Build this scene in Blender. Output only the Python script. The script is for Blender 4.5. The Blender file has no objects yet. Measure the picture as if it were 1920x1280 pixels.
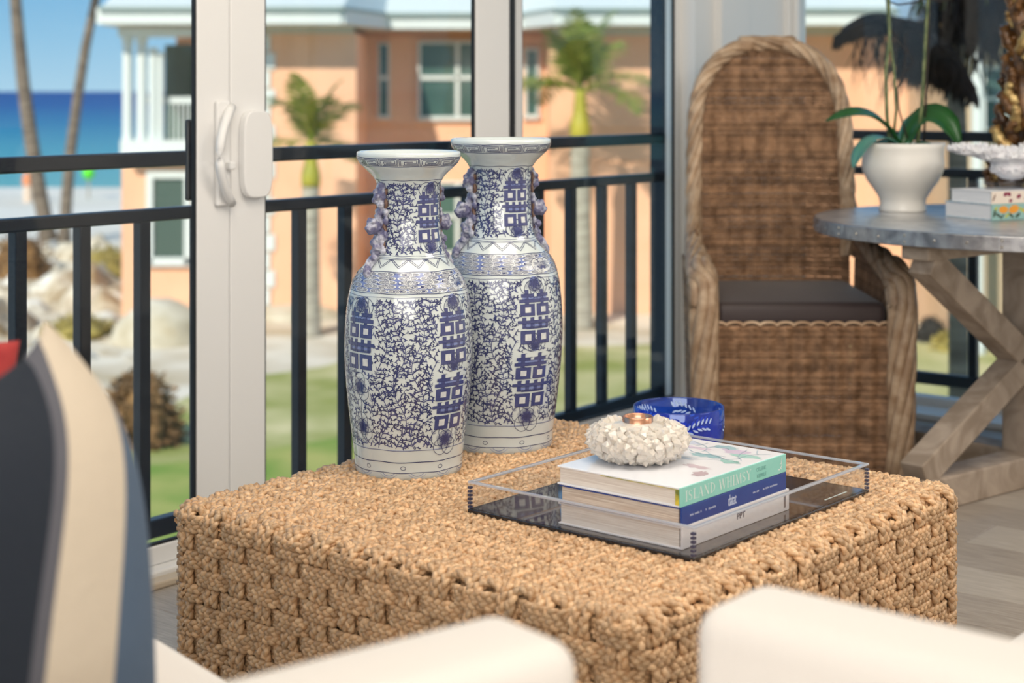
import bpy, bmesh, math, random
import numpy as np
from mathutils import Vector, Matrix

C = bpy.context.scene.collection
SC = bpy.context.scene
PI = math.pi
R = random.Random(7)
NR = np.random.RandomState(7)

# ------------------------------------------------------------------ camera, world, sun, fill lamps, exposure
EYE = 1.13
cam_d = bpy.data.cameras.new('camera')
cam = bpy.data.objects.new('camera', cam_d)
C.objects.link(cam)
cam.location = (0, 0, EYE)
cam.rotation_euler = (PI / 2, 0, 0)
cam_d.sensor_width = 36.0
cam_d.lens = 3066 / 1920 * 36.0
cam_d.shift_y = -469 / 1920
cam_d.clip_start = 0.05
cam_d.clip_end = 20000
cam_d.dof.use_dof = True
cam_d.dof.focus_distance = 3.0
cam_d.dof.aperture_fstop = 3.6
SC.camera = cam

SC.view_settings.view_transform = 'Standard'
SC.view_settings.look = 'None'
SC.view_settings.gamma = 1.0
SC.view_settings.use_curve_mapping = False
SC.view_settings.exposure = 0.0
SC.cycles.use_denoising = True
SC.cycles.max_bounces = 10
SC.cycles.transparent_max_bounces = 16
SC.cycles.transmission_bounces = 10
SC.cycles.caustics_reflective = False
SC.cycles.caustics_refractive = False
SC.cycles.sample_clamp_indirect = 6.0

wd = bpy.data.worlds.new('sky'); SC.world = wd; wd.use_nodes = True
nt = wd.node_tree; nt.nodes.clear()
tc = nt.nodes.new('ShaderNodeTexCoord')
sx = nt.nodes.new('ShaderNodeSeparateXYZ')
rp = nt.nodes.new('ShaderNodeValToRGB')
bg = nt.nodes.new('ShaderNodeBackground'); ow = nt.nodes.new('ShaderNodeOutputWorld')
nt.links.new(tc.outputs['Generated'], sx.inputs[0]); nt.links.new(sx.outputs['Z'], rp.inputs[0])
nt.links.new(rp.outputs[0], bg.inputs[0]); nt.links.new(bg.outputs[0], ow.inputs[0])
cr = rp.color_ramp
cr.elements[0].position = 0.0; cr.elements[0].color = (.42, .66, .84, 1)
cr.elements[1].position = 1.0; cr.elements[1].color = (.13, .34, .72, 1)
e = cr.elements.new(.03); e.color = (.30, .57, .80, 1)
e = cr.elements.new(.07); e.color = (.17, .45, .74, 1)
e = cr.elements.new(.3); e.color = (.24, .48, .80, 1)
bg.inputs[1].default_value = 1.05

def lamp(name, kind, loc, energy, color, rot=None, to=None, size=None, size_y=None, angle=None):
    l = bpy.data.lights.new(name, kind); l.energy = energy; l.color = color
    if size: l.shape = 'RECTANGLE'; l.size = size; l.size_y = size_y or size
    if angle: l.angle = angle
    o = bpy.data.objects.new(name, l); o.location = loc
    if to is not None: o.rotation_euler = (Vector(to) - Vector(loc)).to_track_quat('-Z', 'Y').to_euler()
    C.objects.link(o); return o
SUN_DIR = Vector((.36, .74, -.60)).normalized()
lamp('sun', 'SUN', (0, -4, 9), 5.0, (1.0, .93, .82), to=Vector((0, -4, 9)) + SUN_DIR, angle=.01)
lamp('ceiling_fill', 'AREA', (.2, 2.5, 2.62), 38, (1.0, .90, .78), to=(.15, 3.0, .3), size=1.8, size_y=1.2)  # added soft fill panel below the ceiling, brightening the coffee table
lamp('ceiling_fill', 'AREA', (2.9, 2.6, 2.66), 60, (1.0, .93, .85), to=(2.4, 2.9, 0), size=1.6, size_y=1.2)  # second added fill panel, over the right side of the room
lamp('rear_fill', 'AREA', (-.3, -2.2, 1.75), 150, (1.0, .965, .92), to=(.3, 3.0, .7), size=4.4, size_y=1.7)  # added fill lamp behind the camera; no window stands there

# ------------------------------------------------------------------ helpers
def lin(c): return tuple((x / 12.92 if x <= .04045 else ((x + .055) / 1.055) ** 2.4) for x in c)
def S(r, g, b): return lin((r / 255, g / 255, b / 255))
MATS = {}
def mat(name, col, rough=.5, col2=None, scale=20, dist=.0, metal=0, bump=0, bscale=None, coat=0, spec=.5, trans=0, ior=1.45, stretch=None, attr=None, sheen=0, detail=4, lo=.35, hi=.65, sss=0):
    if name in MATS: return MATS[name]
    m = bpy.data.materials.new(name); m.use_nodes = True; MATS[name] = m
    n = m.node_tree.nodes; L = m.node_tree.links
    b = n['Principled BSDF']
    b.inputs['Base Color'].default_value = (*col, 1); b.inputs['Roughness'].default_value = rough
    b.inputs['Metallic'].default_value = metal; b.inputs['Coat Weight'].default_value = coat
    b.inputs['Specular IOR Level'].default_value = spec
    b.inputs['Transmission Weight'].default_value = trans; b.inputs['IOR'].default_value = ior
    b.inputs['Sheen Weight'].default_value = sheen
    if sss:
        b.inputs['Subsurface Weight'].default_value = sss; b.inputs['Subsurface Radius'].default_value = (.01, .009, .008)
    src = None
    if col2 is not None or bump:
        t = n.new('ShaderNodeTexCoord'); mp = n.new('ShaderNodeMapping')
        L.new(t.outputs['Object'], mp.inputs[0])
        if stretch: mp.inputs['Scale'].default_value = stretch
    if col2 is not None:
        nz = n.new('ShaderNodeTexNoise'); nz.inputs['Scale'].default_value = scale; nz.inputs['Detail'].default_value = detail
        nz.inputs['Distortion'].default_value = dist
        L.new(mp.outputs[0], nz.inputs['Vector'])
        r = n.new('ShaderNodeValToRGB'); r.color_ramp.elements[0].position = lo; r.color_ramp.elements[1].position = hi
        r.color_ramp.elements[0].color = (*col, 1); r.color_ramp.elements[1].color = (*col2, 1)
        L.new(nz.outputs['Fac'], r.inputs[0]); src = r.outputs[0]
    if attr:
        a = n.new('ShaderNodeAttribute'); a.attribute_name = attr
        if src is None:
            L.new(a.outputs['Color'], b.inputs['Base Color'])
        else:
            mx = n.new('ShaderNodeMix'); mx.data_type = 'RGBA'; mx.blend_type = 'MULTIPLY'; mx.inputs[0].default_value = 1
            L.new(src, mx.inputs[6]); L.new(a.outputs['Color'], mx.inputs[7]); src = mx.outputs[2]
    if src is not None: L.new(src, b.inputs['Base Color'])
    if bump:
        nb = n.new('ShaderNodeTexNoise'); nb.inputs['Scale'].default_value = bscale or scale; nb.inputs['Detail'].default_value = 6
        L.new(mp.outputs[0], nb.inputs['Vector'])
        bp = n.new('ShaderNodeBump'); bp.inputs['Strength'].default_value = bump; bp.inputs['Distance'].default_value = .004
        L.new(nb.outputs['Fac'], bp.inputs['Height']); L.new(bp.outputs[0], b.inputs['Normal'])
    return m

def pane_mat():
    m = bpy.data.materials.new('window_glass'); m.use_nodes = True
    n = m.node_tree.nodes; L = m.node_tree.links; n.clear()
    t = n.new('ShaderNodeBsdfTransparent'); t.inputs[0].default_value = (.95, .97, .97, 1)
    g = n.new('ShaderNodeBsdfGlossy'); g.inputs['Roughness'].default_value = .0
    lw_ = n.new('ShaderNodeLayerWeight'); lw_.inputs[0].default_value = .5
    pw = n.new('ShaderNodeMath'); pw.operation = 'POWER'; pw.inputs[1].default_value = 5
    f = n.new('ShaderNodeMath'); f.operation = 'MULTIPLY_ADD'; f.inputs[1].default_value = .5; f.inputs[2].default_value = .02
    L.new(lw_.outputs['Facing'], pw.inputs[0]); L.new(pw.outputs[0], f.inputs[0])
    x = n.new('ShaderNodeMixShader'); o = n.new('ShaderNodeOutputMaterial')
    L.new(f.outputs[0], x.inputs[0]); L.new(t.outputs[0], x.inputs[1]); L.new(g.outputs[0], x.inputs[2]); L.new(x.outputs[0], o.inputs[0])
    return m
GLASS = pane_mat()

def tagit(o, label=None, cat=None, group=None, kind=None):
    if label: o['label'] = label
    if cat: o['category'] = cat
    if group: o['group'] = group
    if kind: o['kind'] = kind
    return o
def thing(name, label, cat, loc=(0, 0, 0), rz=0, group=None, kind=None):
    o = bpy.data.objects.new(name, None); C.objects.link(o); o.empty_display_size = .05
    o.location = loc; o.rotation_euler = (0, 0, rz)
    return tagit(o, label, cat, group, kind)
def link(name, me, m, parent=None, loc=None, rz=None):
    o = bpy.data.objects.new(name, me); C.objects.link(o)
    if m is not None and not me.materials:
        for k in (m if isinstance(m, (list, tuple)) else [m]): me.materials.append(k)
    if parent is not None: o.parent = parent
    if loc is not None: o.location = loc
    if rz is not None: o.rotation_euler = (0, 0, rz)
    return o
def fmesh(name, V, F, smooth=True):
    V = np.asarray(V, dtype=np.float32); F = np.asarray(F, dtype=np.int32); k = F.shape[1]
    me = bpy.data.meshes.new(name)
    me.vertices.add(len(V)); me.vertices.foreach_set('co', V.ravel())
    me.loops.add(F.size); me.loops.foreach_set('vertex_index', F.ravel())
    me.polygons.add(len(F)); me.polygons.foreach_set('loop_start', np.arange(len(F), dtype=np.int32) * k)
    me.polygons.foreach_set('use_smooth', np.full(len(F), smooth, dtype=bool))
    me.update(calc_edges=True)
    return me
class MB:
    """collects quads/ngons of one part"""
    def __init__(s): s.v = []; s.f = []; s.mi = []
    def add(s, V, F, mi=0):
        k = len(s.v); s.v += [tuple(p) for p in V]; s.f += [tuple(i + k for i in f) for f in F]; s.mi += [mi] * len(F); return s
    def box(s, x0, x1, y0, y1, z0, z1, mi=0):
        return s.add([(x0, y0, z0), (x1, y0, z0), (x1, y1, z0), (x0, y1, z0), (x0, y0, z1), (x1, y0, z1), (x1, y1, z1), (x0, y1, z1)],
                     [(3, 2, 1, 0), (4, 5, 6, 7), (0, 1, 5, 4), (1, 2, 6, 5), (2, 3, 7, 6), (3, 0, 4, 7)], mi)
    def beam(s, p, q, w, h, up=(0, 0, 1), mi=0):
        p = Vector(p); q = Vector(q); t = (q - p).normalized(); a = t.cross(Vector(up))
        if a.length < 1e-4: a = Vector((1, 0, 0))
        a.normalize(); b = a.cross(t).normalized() if True else 0
        V = [c + a * sa * w / 2 + b * sb * h / 2 for c in (p, q) for sa, sb in ((-1, -1), (1, -1), (1, 1), (-1, 1))]
        return s.add(V, [(0, 1, 2, 3), (7, 6, 5, 4), (0, 4, 5, 1), (1, 5, 6, 2), (2, 6, 7, 3), (3, 7, 4, 0)], mi)
    def tube(s, pts, r, m=8, cap=True, mi=0):
        V, F = tube_np(pts, r, m)
        s.add(V, F, mi)
        if cap:
            k = len(s.v) - len(V); s.f += [tuple(k + i for i in range(m))[::-1], tuple(k + len(V) - m + i for i in range(m))]; s.mi += [mi, mi]
        return s
    def lathe(s, prof, n=48, mi=0):
        V = []; F = []
        for r, z in prof:
            for i in range(n):
                a = 2 * PI * i / n; V.append((r * math.cos(a), r * math.sin(a), z))
        for j in range(len(prof) - 1):
            for i in range(n):
                F.append((j * n + i, j * n + (i + 1) % n, (j + 1) * n + (i + 1) % n, (j + 1) * n + i))
        return s.add(V, F, mi)
    def obj(s, name, m, parent=None, smooth=False, bevel=0, seg=2, sub=0, loc=None, rz=None, fix=True):
        me = bpy.data.meshes.new(name); me.from_pydata(s.v, [], s.f)
        if fix:
            bm = bmesh.new(); bm.from_mesh(me)
            bmesh.ops.recalc_face_normals(bm, faces=bm.faces)
            if bevel:
                bmesh.ops.bevel(bm, geom=[e_ for e_ in bm.edges if len(e_.link_faces) == 2 and e_.calc_face_angle(0) > .5], offset=bevel, segments=seg, affect='EDGES', profile=.5)
            bm.to_mesh(me); bm.free()
        if smooth: me.polygons.foreach_set('use_smooth', [True] * len(me.polygons))
        o = link(name, me, m, parent, loc, rz)
        if len(me.materials) > 1 and not bevel: me.polygons.foreach_set('material_index', s.mi[:len(me.polygons)])
        if sub:
            md = o.modifiers.new('sub', 'SUBSURF'); md.levels = sub; md.render_levels = sub
        return o
def tube_np(pts, r, m=8, flat=1.0):
    P = np.asarray(pts, dtype=float); n = len(P)
    T = np.gradient(P, axis=0); T /= np.linalg.norm(T, axis=1)[:, None] + 1e-12
    up = np.array([0, 0, 1.0])
    if abs(T[:, 2]).mean() > .85: up = np.array([0, 1.0, 0])
    A = np.cross(T, up); A /= np.linalg.norm(A, axis=1)[:, None] + 1e-12
    B = np.cross(A, T)
    r = np.broadcast_to(np.asarray(r, dtype=float), (n,))
    a = np.arange(m) * 2 * PI / m
    V = P[:, None] + r[:, None, None] * (np.cos(a)[None, :, None] * A[:, None] + flat * np.sin(a)[None, :, None] * B[:, None])
    i = np.arange(n - 1)[:, None] * m; j = np.arange(m)[None, :]; j2 = (j + 1) % m
    F = np.stack([i + j, i + j2, i + m + j2, i + m + j], -1).reshape(-1, 4)
    return V.reshape(-1, 3), F
class NM:
    """numpy quad collector"""
    def __init__(s): s.V = []; s.F = []; s.n = 0; s.A = []
    def add(s, V, F, col=None):
        s.V.append(V); s.F.append(np.asarray(F) + s.n); s.n += len(V)
        if col is not None: s.A.append(np.broadcast_to(np.asarray(col, dtype=np.float32), (len(V), 3)))
    def mesh(s, name, smooth=True):
        me = fmesh(name, np.concatenate(s.V), np.concatenate(s.F), smooth)
        if s.A:
            A = np.concatenate(s.A); A4 = np.concatenate([A, np.ones((len(A), 1), np.float32)], 1)
            at = me.attributes.new('tone', 'FLOAT_COLOR', 'POINT'); at.data.foreach_set('color', A4.astype(np.float32).ravel())
        return me
def dup(root, loc, rz, label=None, group=None):
    r = root.copy(); C.objects.link(r); r.location = loc; r.rotation_euler = (0, 0, rz)
    if label: r['label'] = label
    if group: r['group'] = group
    for ch in list(root.children):
        c = ch.copy(); C.objects.link(c); c.parent = r
        for g in ch.children:
            d = g.copy(); C.objects.link(d); d.parent = c
    return r
def ico(sub, disp=0, freq=3.0, seed=0, scale=(1, 1, 1)):
    bm = bmesh.new(); bmesh.ops.create_icosphere(bm, subdivisions=sub, radius=1)
    from mathutils import noise
    off = Vector((seed * 7.3, seed * 3.1, seed * 1.7))
    for v in bm.verts:
        d = 1 + disp * noise.fractal(v.co * freq + off, .8, 2.0, 4)
        v.co = Vector((v.co.x * d * scale[0], v.co.y * d * scale[1], v.co.z * d * scale[2]))
    me = bpy.data.meshes.new('m'); bm.to_mesh(me); bm.free()
    return me

# ------------------------------------------------------------------ shared frames
TH = math.radians(38.25)
U = Vector((math.sin(TH), math.cos(TH), 0))          # along the sliding doors, away from the camera
NO = Vector((-math.cos(TH), math.sin(TH), 0))        # outward through the doors
WV = Vector((math.cos(TH), -math.sin(TH), 0))        # along the second glazed wall
W0 = Vector((-.8215, 3.80, 0))
TC = 2.97
CORNER = W0 + U * TC
RZW = math.atan2(U.y, U.x)                           # local x along U, local y = NO
def wt(x):                                           # parameter along the door wall seen at picture column x
    r = (x - 960) / 3066
    return (r * W0.y - W0.x) / (U.x - r * U.y)

# ------------------------------------------------------------------ room shell
M_white = mat('white_frame', S(226, 225, 223), .42, spec=.4)
M_wall = mat('wall_paint', S(236, 233, 228), .8, bump=.1, bscale=300)
M_gasket = mat('black_gasket', (.012, .012, .013), .6)
M_navy = mat('dark_railing_paint', S(24, 27, 36), .35, bump=.08, bscale=150)
H = 2.75
def struct(o, kind='structure'): o['kind'] = kind; return o

def WL(t, n, z): p = W0 + U * t + NO * n; return (p.x, p.y, z)
def W2(s, n, z): p = CORNER + WV * s + U * n; return (p.x, p.y, z)
# floor of individual planks running along the coffee table's long side
RZT = -math.radians(40)
AX = Vector((math.cos(RZT), math.sin(RZT), 0)); BX = Vector((-math.sin(RZT), math.cos(RZT), 0))
M_plank = [mat('floor_plank_%d' % i, S(*a), .42, col2=S(*b), scale=9, stretch=(1.2, 22, 22), bump=.12, bscale=30, dist=.6)
           for i, (a, b) in enumerate([((150, 140, 129), (178, 168, 157)), ((158, 149, 138), (184, 175, 164)), ((140, 130, 120), (170, 160, 149))])]
floor = bpy.data.objects.new('floor', bpy.data.meshes.new('floor')); C.objects.link(floor); struct(floor)
fm = MB().box(-9.0, 6.0, -6.0, 8.5, -.25, -.012)
fl_rot = MB()
def room_poly(n0=0.0):
    a = W0 + U * -6 - NO * 0; b = CORNER + U * .0; c = CORNER + WV * 5.5; d = W0 + U * -6 + WV * 5.5
    return [a, b, c, d]
pa, pb, pc, pd = room_poly()
bm = bmesh.new()
lo_ = [bm.verts.new((p.x, p.y, -.25)) for p in (pa, pb, pc, pd)]; hi_ = [bm.verts.new((p.x, p.y, -.011)) for p in (pa, pb, pc, pd)]
bm.faces.new(lo_); bm.faces.new(hi_[::-1])
for i in range(4): bm.faces.new((lo_[i], lo_[(i + 1) % 4], hi_[(i + 1) % 4], hi_[i]))
bmesh.ops.recalc_face_normals(bm, faces=bm.faces); bm.to_mesh(floor.data); bm.free()
floor.data.materials.append(mat('floor_joint', S(120, 110, 100), .8))
plank_me = []
for i in range(3):
    b_ = MB().box(-.699, .699, -.0995, .0995, -.011, 0.0)
    o_ = b_.obj('floor_plank', M_plank[i], bevel=.002, seg=1); plank_me.append(o_.data); bpy.data.objects.remove(o_)
for j in range(29):
    t_ = -2.75 + j * .2 + .1; s_ = .0; ln_ = R.uniform(.35, 1.4); k = R.randrange(3)
    if t_ + .1 > TC: continue
    while s_ < 4.6:
        p = W0 + U * t_ + WV * (s_ + ln_ / 2)
        o_ = link('floor_plank', plank_me[(k + R.randrange(2)) % 3], None, floor, (p.x, p.y, 0), math.atan2(WV.y, WV.x)); o_.scale.x = ln_ / 1.4
        k += 1; s_ += ln_; ln_ = 1.4
for nm, z0, z1 in (('ceiling', H, H + .2),):
    bm = bmesh.new()
    ex = [pa - NO * -.9 , pb + NO * .9 + U * .6, pc + U * .6, pd]
    lo_ = [bm.verts.new((p.x, p.y, z0)) for p in ex]; hi_ = [bm.verts.new((p.x, p.y, z1)) for p in ex]
    bm.faces.new(lo_); bm.faces.new(hi_[::-1])
    for i in range(4): bm.faces.new((lo_[i], lo_[(i + 1) % 4], hi_[(i + 1) % 4], hi_[i]))
    bmesh.ops.recalc_face_normals(bm, faces=bm.faces)
    me = bpy.data.meshes.new(nm); bm.to_mesh(me); bm.free()
    struct(link(nm, me, M_wall))
struct(MB().box(-6, TC + .4, -5.7, -5.5, -.25, H).obj('wall_right', M_wall, loc=(W0.x, W0.y, 0), rz=RZW))
struct(MB().box(-6.2, -6.0, -5.7, .2, -.25, H).obj('wall_back', M_wall, loc=(W0.x, W0.y, 0), rz=RZW))
struct(MB().box(-6.0, -2.6, -.06, .14, -.25, H).obj('wall_left', M_wall, loc=(W0.x, W0.y, 0), rz=RZW))
# unseen block over the room, added to throw shade on the palm outside
struct(MB().box(-6.2, TC + 1.1, -5.7, .9, H + .2, 5.6).obj('shade_block', M_wall, loc=(W0.x, W0.y, 0), rz=RZW))

# sliding doors: local x along the wall, local y outward
def door(n, t0, t1, y0, stile0, stile1, label=None):
    d = thing('door_%d' % n, 'white framed sliding glass door panel', 'door', (W0.x, W0.y, 0), RZW, kind='structure')
    del d['category']; del d['label']
    def stile(a, b):
        MB().box(a, b, y0, y0 + .022, .03, H).obj('stile', M_white, d, bevel=.004)
    stile(t0, t0 + stile0); stile(t1 - stile1, t1)
    MB().box(t0 + stile0, t1 - stile1, y0, y0 + .022, .03, .075).obj('bottom_rail', M_white, d, bevel=.004)
    g = MB()
    a, b = t0 + stile0, t1 - stile1
    for xa, xb, za, zb in ((a, a + .005, .075, H), (b - .005, b, .075, H), (a, b, .075, .081)):
        g.box(xa, xb, y0 + .004, y0 + .016, za, zb)
    g.obj('gasket', M_gasket, d)
    MB().box(a, b, y0 + .008, y0 + .013, .075, H).obj('glass_pane', GLASS, d)
    return d
tA, tB = wt(370), wt(431)
tC_, tD = wt(431), wt(497)
tE, tF = wt(893), wt(956)
tG, tH = wt(968), wt(1007)
d1 = door(1, -2.58, tB, .0, .10, tB - tA)
d2 = door(2, tC_ + .002, tF, .0, tD - tC_, tF - tE)
d3 = door(3, tG - .06, wt(1330), .055, tH - tG + .06, .13)
struct(MB().box(-2.6, TC - .32, -.035, .13, 0, .03).obj('trim_1', M_white, bevel=.006, loc=(W0.x, W0.y, 0), rz=RZW))
struct(MB().box(-2.6, TC - .32, -.075, -.035, 0, .018).obj('trim_2', mat('sill_wood', S(196, 180, 158), .5), bevel=.005, loc=(W0.x, W0.y, 0), rz=RZW))
# pull handle of door 1 with its arched grip, and the latch plate that meets it on door 2
hx = wt(419); y_ = -.001
zt, zb = EYE - (200 - 171) / 3066 * 3.95, EYE - (382 - 171) / 3066 * 3.95
hb = MB().box(hx - .03, hx + .012, -.014, 0, zb - .005, zt + .015).obj('handle_plate', M_white, d1, bevel=.006, seg=3)
hp = [(hx + .016 - .066 * math.sin(PI * k / 16) ** .8, -.012 - .030 * math.sin(PI * k / 16) ** .7, zt - (zt - zb) * k / 16) for k in range(17)]
MB().tube(hp, .0115, 10).obj('handle_grip', M_white, d1, smooth=True)
MB().box(hx - .004, hx + .014, -.03, -.012, (zt + zb) / 2 - .035, (zt + zb) / 2 - .015).obj('thumb_latch', M_white, d1, bevel=.004)
pl = MB(); lx0, lx1 = wt(447), wt(501)
NZ = 20; ring = []
for k in range(40):
    a = 2 * PI * k / 40; ca, sa = math.cos(a), math.sin(a)
    ex = .5
    ring.append(((lx0 + lx1) / 2 + (lx1 - lx0) / 2 * math.copysign(abs(ca) ** ex, ca), (zt + zb) / 2 + ((zt - zb) / 2 - .01) * math.copysign(abs(sa) ** ex, sa)))
V = [(x, -.022, z) for x, z in ring] + [(x, 0, z) for x, z in ring]
pl.add(V, [tuple(range(40)), tuple(range(79, 39, -1))] + [(i, (i + 1) % 40, 40 + (i + 1) % 40, 40 + i) for i in range(40)])
pl.obj('latch_plate', M_white, d2, bevel=.004)
# outside pull of door 1: dark oval seen through the glass
MB().box(tA - .010, tA + .02, .023, .036, zb + .01, zt - .03).obj('outer_pull', M_navy, d1, bevel=.006, seg=3)
MB().box(tF + .002, tG - .002, .002, .05, .03, H).obj('gap_strip', M_gasket, d2)  # black strip filling the gap between the two stiles

# corner column and second glazed wall
col = MB()
for a, b, c in ((wt(1303), wt(1340), .0), (wt(1340), wt(1392), -.03), (wt(1392), TC + .02, -.015)):
    col.box(a, b, c, .12, 0, H)
struct(col.obj('wall_corner', M_white, loc=(W0.x, W0.y, 0), rz=RZW))
RZ2 = math.atan2(WV.y, WV.x)    # local x along WV, local y = U (outward)
w1 = thing('window_1', None, None, (CORNER.x, CORNER.y, 0), RZ2, kind='structure')
def w2x(x):
    r = (x - 960) / 3066; return (r * CORNER.y - CORNER.x) / (WV.x - r * WV.y)
jx = w2x(1497)
MB().box(.0, jx * .62, -.02, .10, 0, H).obj('jamb', M_white, w1, bevel=.004)
MB().box(jx * .62, jx, -.005, .06, 0, H).obj('stile', M_white, w1, bevel=.004)
MB().box(jx, 2.6, .0, .06, 0.0, .05).obj('bottom_rail', M_white, w1, bevel=.004)
MB().box(2.5, 2.62, .0, .06, .05, H).obj('stile', M_white, w1, bevel=.004)
MB().box(jx, 2.5, .02, .028, .05, H).obj('glass_pane', GLASS, w1)
struct(MB().box(.05, 4.0, -.16, .0, 0, .022).obj('trim_3', M_white, bevel=.005, loc=(CORNER.x, CORNER.y, 0), rz=RZ2))
struct(MB().box(2.62, 5.5, -.06, .14, -.25, H).obj('wall_far_right', M_wall, loc=(CORNER.x, CORNER.y, 0), rz=RZ2))

# ------------------------------------------------------------------ balcony: slab, railings, dark post
RO = .17
struct(MB().box(-2.6, TC - .1, .14, .21, -.25, -.0).obj('trim_4', mat('balcony_slab', S(190, 188, 182), .7), loc=(W0.x, W0.y, 0), rz=RZW))
def railing(label, loc, rz, x0, x1, y, spacing, x_first, post=None):
    r = thing('balcony_railing', label, 'railing', loc, rz)
    ztop = EYE - .148
    MB().box(x0, x1, y - .022, y + .022, ztop - .037, ztop).obj('top_rail', M_navy, r, bevel=.006)
    MB().box(x0, x1, y - .018, y + .018, ztop - .170, ztop - .138).obj('middle_rail', M_navy, r, bevel=.005)
    MB().box(x0, x1, y - .018, y + .018, .04, .085).obj('bottom_rail', M_navy, r, bevel=.005)
    bme = None
    k = 0
    x = x_first
    while x < x1 - .03:
        if x > x0 + .02:
            if bme is None:
                o = MB().box(-.0155, .0155, -.0155, .0155, .08, ztop - .168).obj('baluster', M_navy, r, bevel=.003, loc=(x, y, 0)); bme = o.data
            else: link('baluster', bme, None, r, (x, y, 0))
        x += spacing
    return r
def rt(x):   # along the door railing for a picture column
    r = (x - 960) / 3066; b = W0 + NO * RO
    return (r * b.y - b.x) / (U.x - r * U.y)
b0, b2 = rt(33), rt(266)
sp = (b2 - b0) / 2
tp0, tp1 = rt(1240), rt(1306)
railing('dark metal balcony railing outside the sliding glass doors', (W0.x, W0.y, 0), RZW, -2.4, tp0, RO, sp, b0 - sp * 14)
post = MB().box(tp0, tp1, RO - .042, RO + .05, 0.001, H - .01).obj('balcony_post', M_navy, bevel=.006, loc=(W0.x, W0.y, 0), rz=RZW)
tagit(post, 'tall dark square post where the balcony railing ends behind the wicker chair', 'post')
railing('dark balcony railing outside the window behind the round table', (CORNER.x, CORNER.y, 0), RZ2, w2x(1500) * .3, 3.4, .30, .34, .62)
# ------------------------------------------------------------------ outdoors
GZ = -3.5
def at(x, y, d): return ((x - 960) / 3066 * d, d, EYE - (y - 171) / 3066 * d)
def X_(x, d): return (x - 960) / 3066 * d
def Z_(y, d): return EYE - (y - 171) / 3066 * d
def sheet(name, pts, z0, z1, m, kind='structure', n=1):
    bm = bmesh.new()
    lo_ = [bm.verts.new((p[0], p[1], z0)) for p in pts]; hi_ = [bm.verts.new((p[0], p[1], p[2] if len(p) > 2 else z1)) for p in pts]
    bm.faces.new(lo_); bm.faces.new(hi_[::-1]); k = len(pts)
    for i in range(k): bm.faces.new((lo_[i], lo_[(i + 1) % k], hi_[(i + 1) % k], hi_[i]))
    bmesh.ops.recalc_face_normals(bm, faces=bm.faces)
    me = bpy.data.meshes.new(name); bm.to_mesh(me); bm.free()
    return tagit(link(name, me, m), kind=kind)
M_sand = mat('pale_sand', S(224, 212, 190), .95, col2=S(182, 162, 128), scale=.55, bump=.4, bscale=3, detail=8, lo=.4, hi=.7)
M_beach = mat('beach_sand', S(224, 216, 202), .95, col2=S(210, 200, 182), scale=.1)
M_lawn = mat('lawn_grass', S(142, 146, 72), .95, col2=S(208, 194, 144), scale=.6, bump=.5, bscale=14, detail=8, lo=.38, hi=.72)
M_lawn2 = mat('green_grass', S(104, 138, 44), .95, col2=S(168, 164, 88), scale=.8, bump=.5, bscale=14, detail=8)
sheet('ground', [(-70, 5), (70, 5), (90, 60), (-90, 60)], GZ - 1, GZ, M_sand)
sheet('beach', [(-90, 46), (90, 46), (200, 76), (-200, 80)], GZ - 1.2, GZ + .03, M_beach)
lw = [(-9, 7), (16, 7), (16, 29), (6, 30.0), (1, 29.5), (-2.3, 29.2), (-3.2, 27.2), (-4.6, 26.0), (-5.4, 22), (-9, 20.5)]
sheet('lawn', lw, GZ - .2, GZ + .04, M_lawn)
lw2 = [(-9, 7), (14, 7), (14, 21), (2, 21.5), (-2, 21.8), (-4, 20.2), (-6, 19.4), (-9, 18.6)]
sheet('lawn_near', lw2, GZ - .2, GZ + .06, M_lawn2)
# sea: shallow turquoise by the beach, deep blue further out
sea_m = bpy.data.materials.new('sea_water'); sea_m.use_nodes = True
n = sea_m.node_tree.nodes; L = sea_m.node_tree.links; b = n['Principled BSDF']
t = n.new('ShaderNodeTexCoord'); s_ = n.new('ShaderNodeSeparateXYZ'); mr = n.new('ShaderNodeMath'); mr.operation = 'LOGARITHM'
L.new(t.outputs['Object'], s_.inputs[0]); L.new(s_.outputs['Y'], mr.inputs[0]); mr.inputs[1].default_value = 10
mp = n.new('ShaderNodeMapRange'); mp.inputs[1].default_value = 1.85; mp.inputs[2].default_value = 3.4
L.new(mr.outputs[0], mp.inputs[0])
r = n.new('ShaderNodeValToRGB'); L.new(mp.outputs[0], r.inputs[0])
r.color_ramp.elements[0].color = (*S(108, 166, 164), 1); r.color_ramp.elements[1].color = (*S(12, 70, 132), 1)
for p_, c_ in ((.16, S(78, 146, 160)), (.34, S(40, 114, 150)), (.55, S(18, 84, 140))):
    e = r.color_ramp.elements.new(p_); e.color = (*c_, 1)
nz = n.new('ShaderNodeTexNoise'); nz.inputs['Scale'].default_value = .6
bp = n.new('ShaderNodeBump'); bp.inputs['Strength'].default_value = .25
L.new(t.outputs['Object'], nz.inputs['Vector']); L.new(nz.outputs['Fac'], bp.inputs['Height']); L.new(bp.outputs[0], b.inputs['Normal'])
L.new(r.outputs[0], b.inputs['Base Color']); b.inputs['Roughness'].default_value = .7; b.inputs['Specular IOR Level'].default_value = .1
sheet('sea', [(-9000, 60), (9000, 60), (9000, 18000), (-9000, 18000)], GZ - 6, GZ - .1, sea_m)

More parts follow.
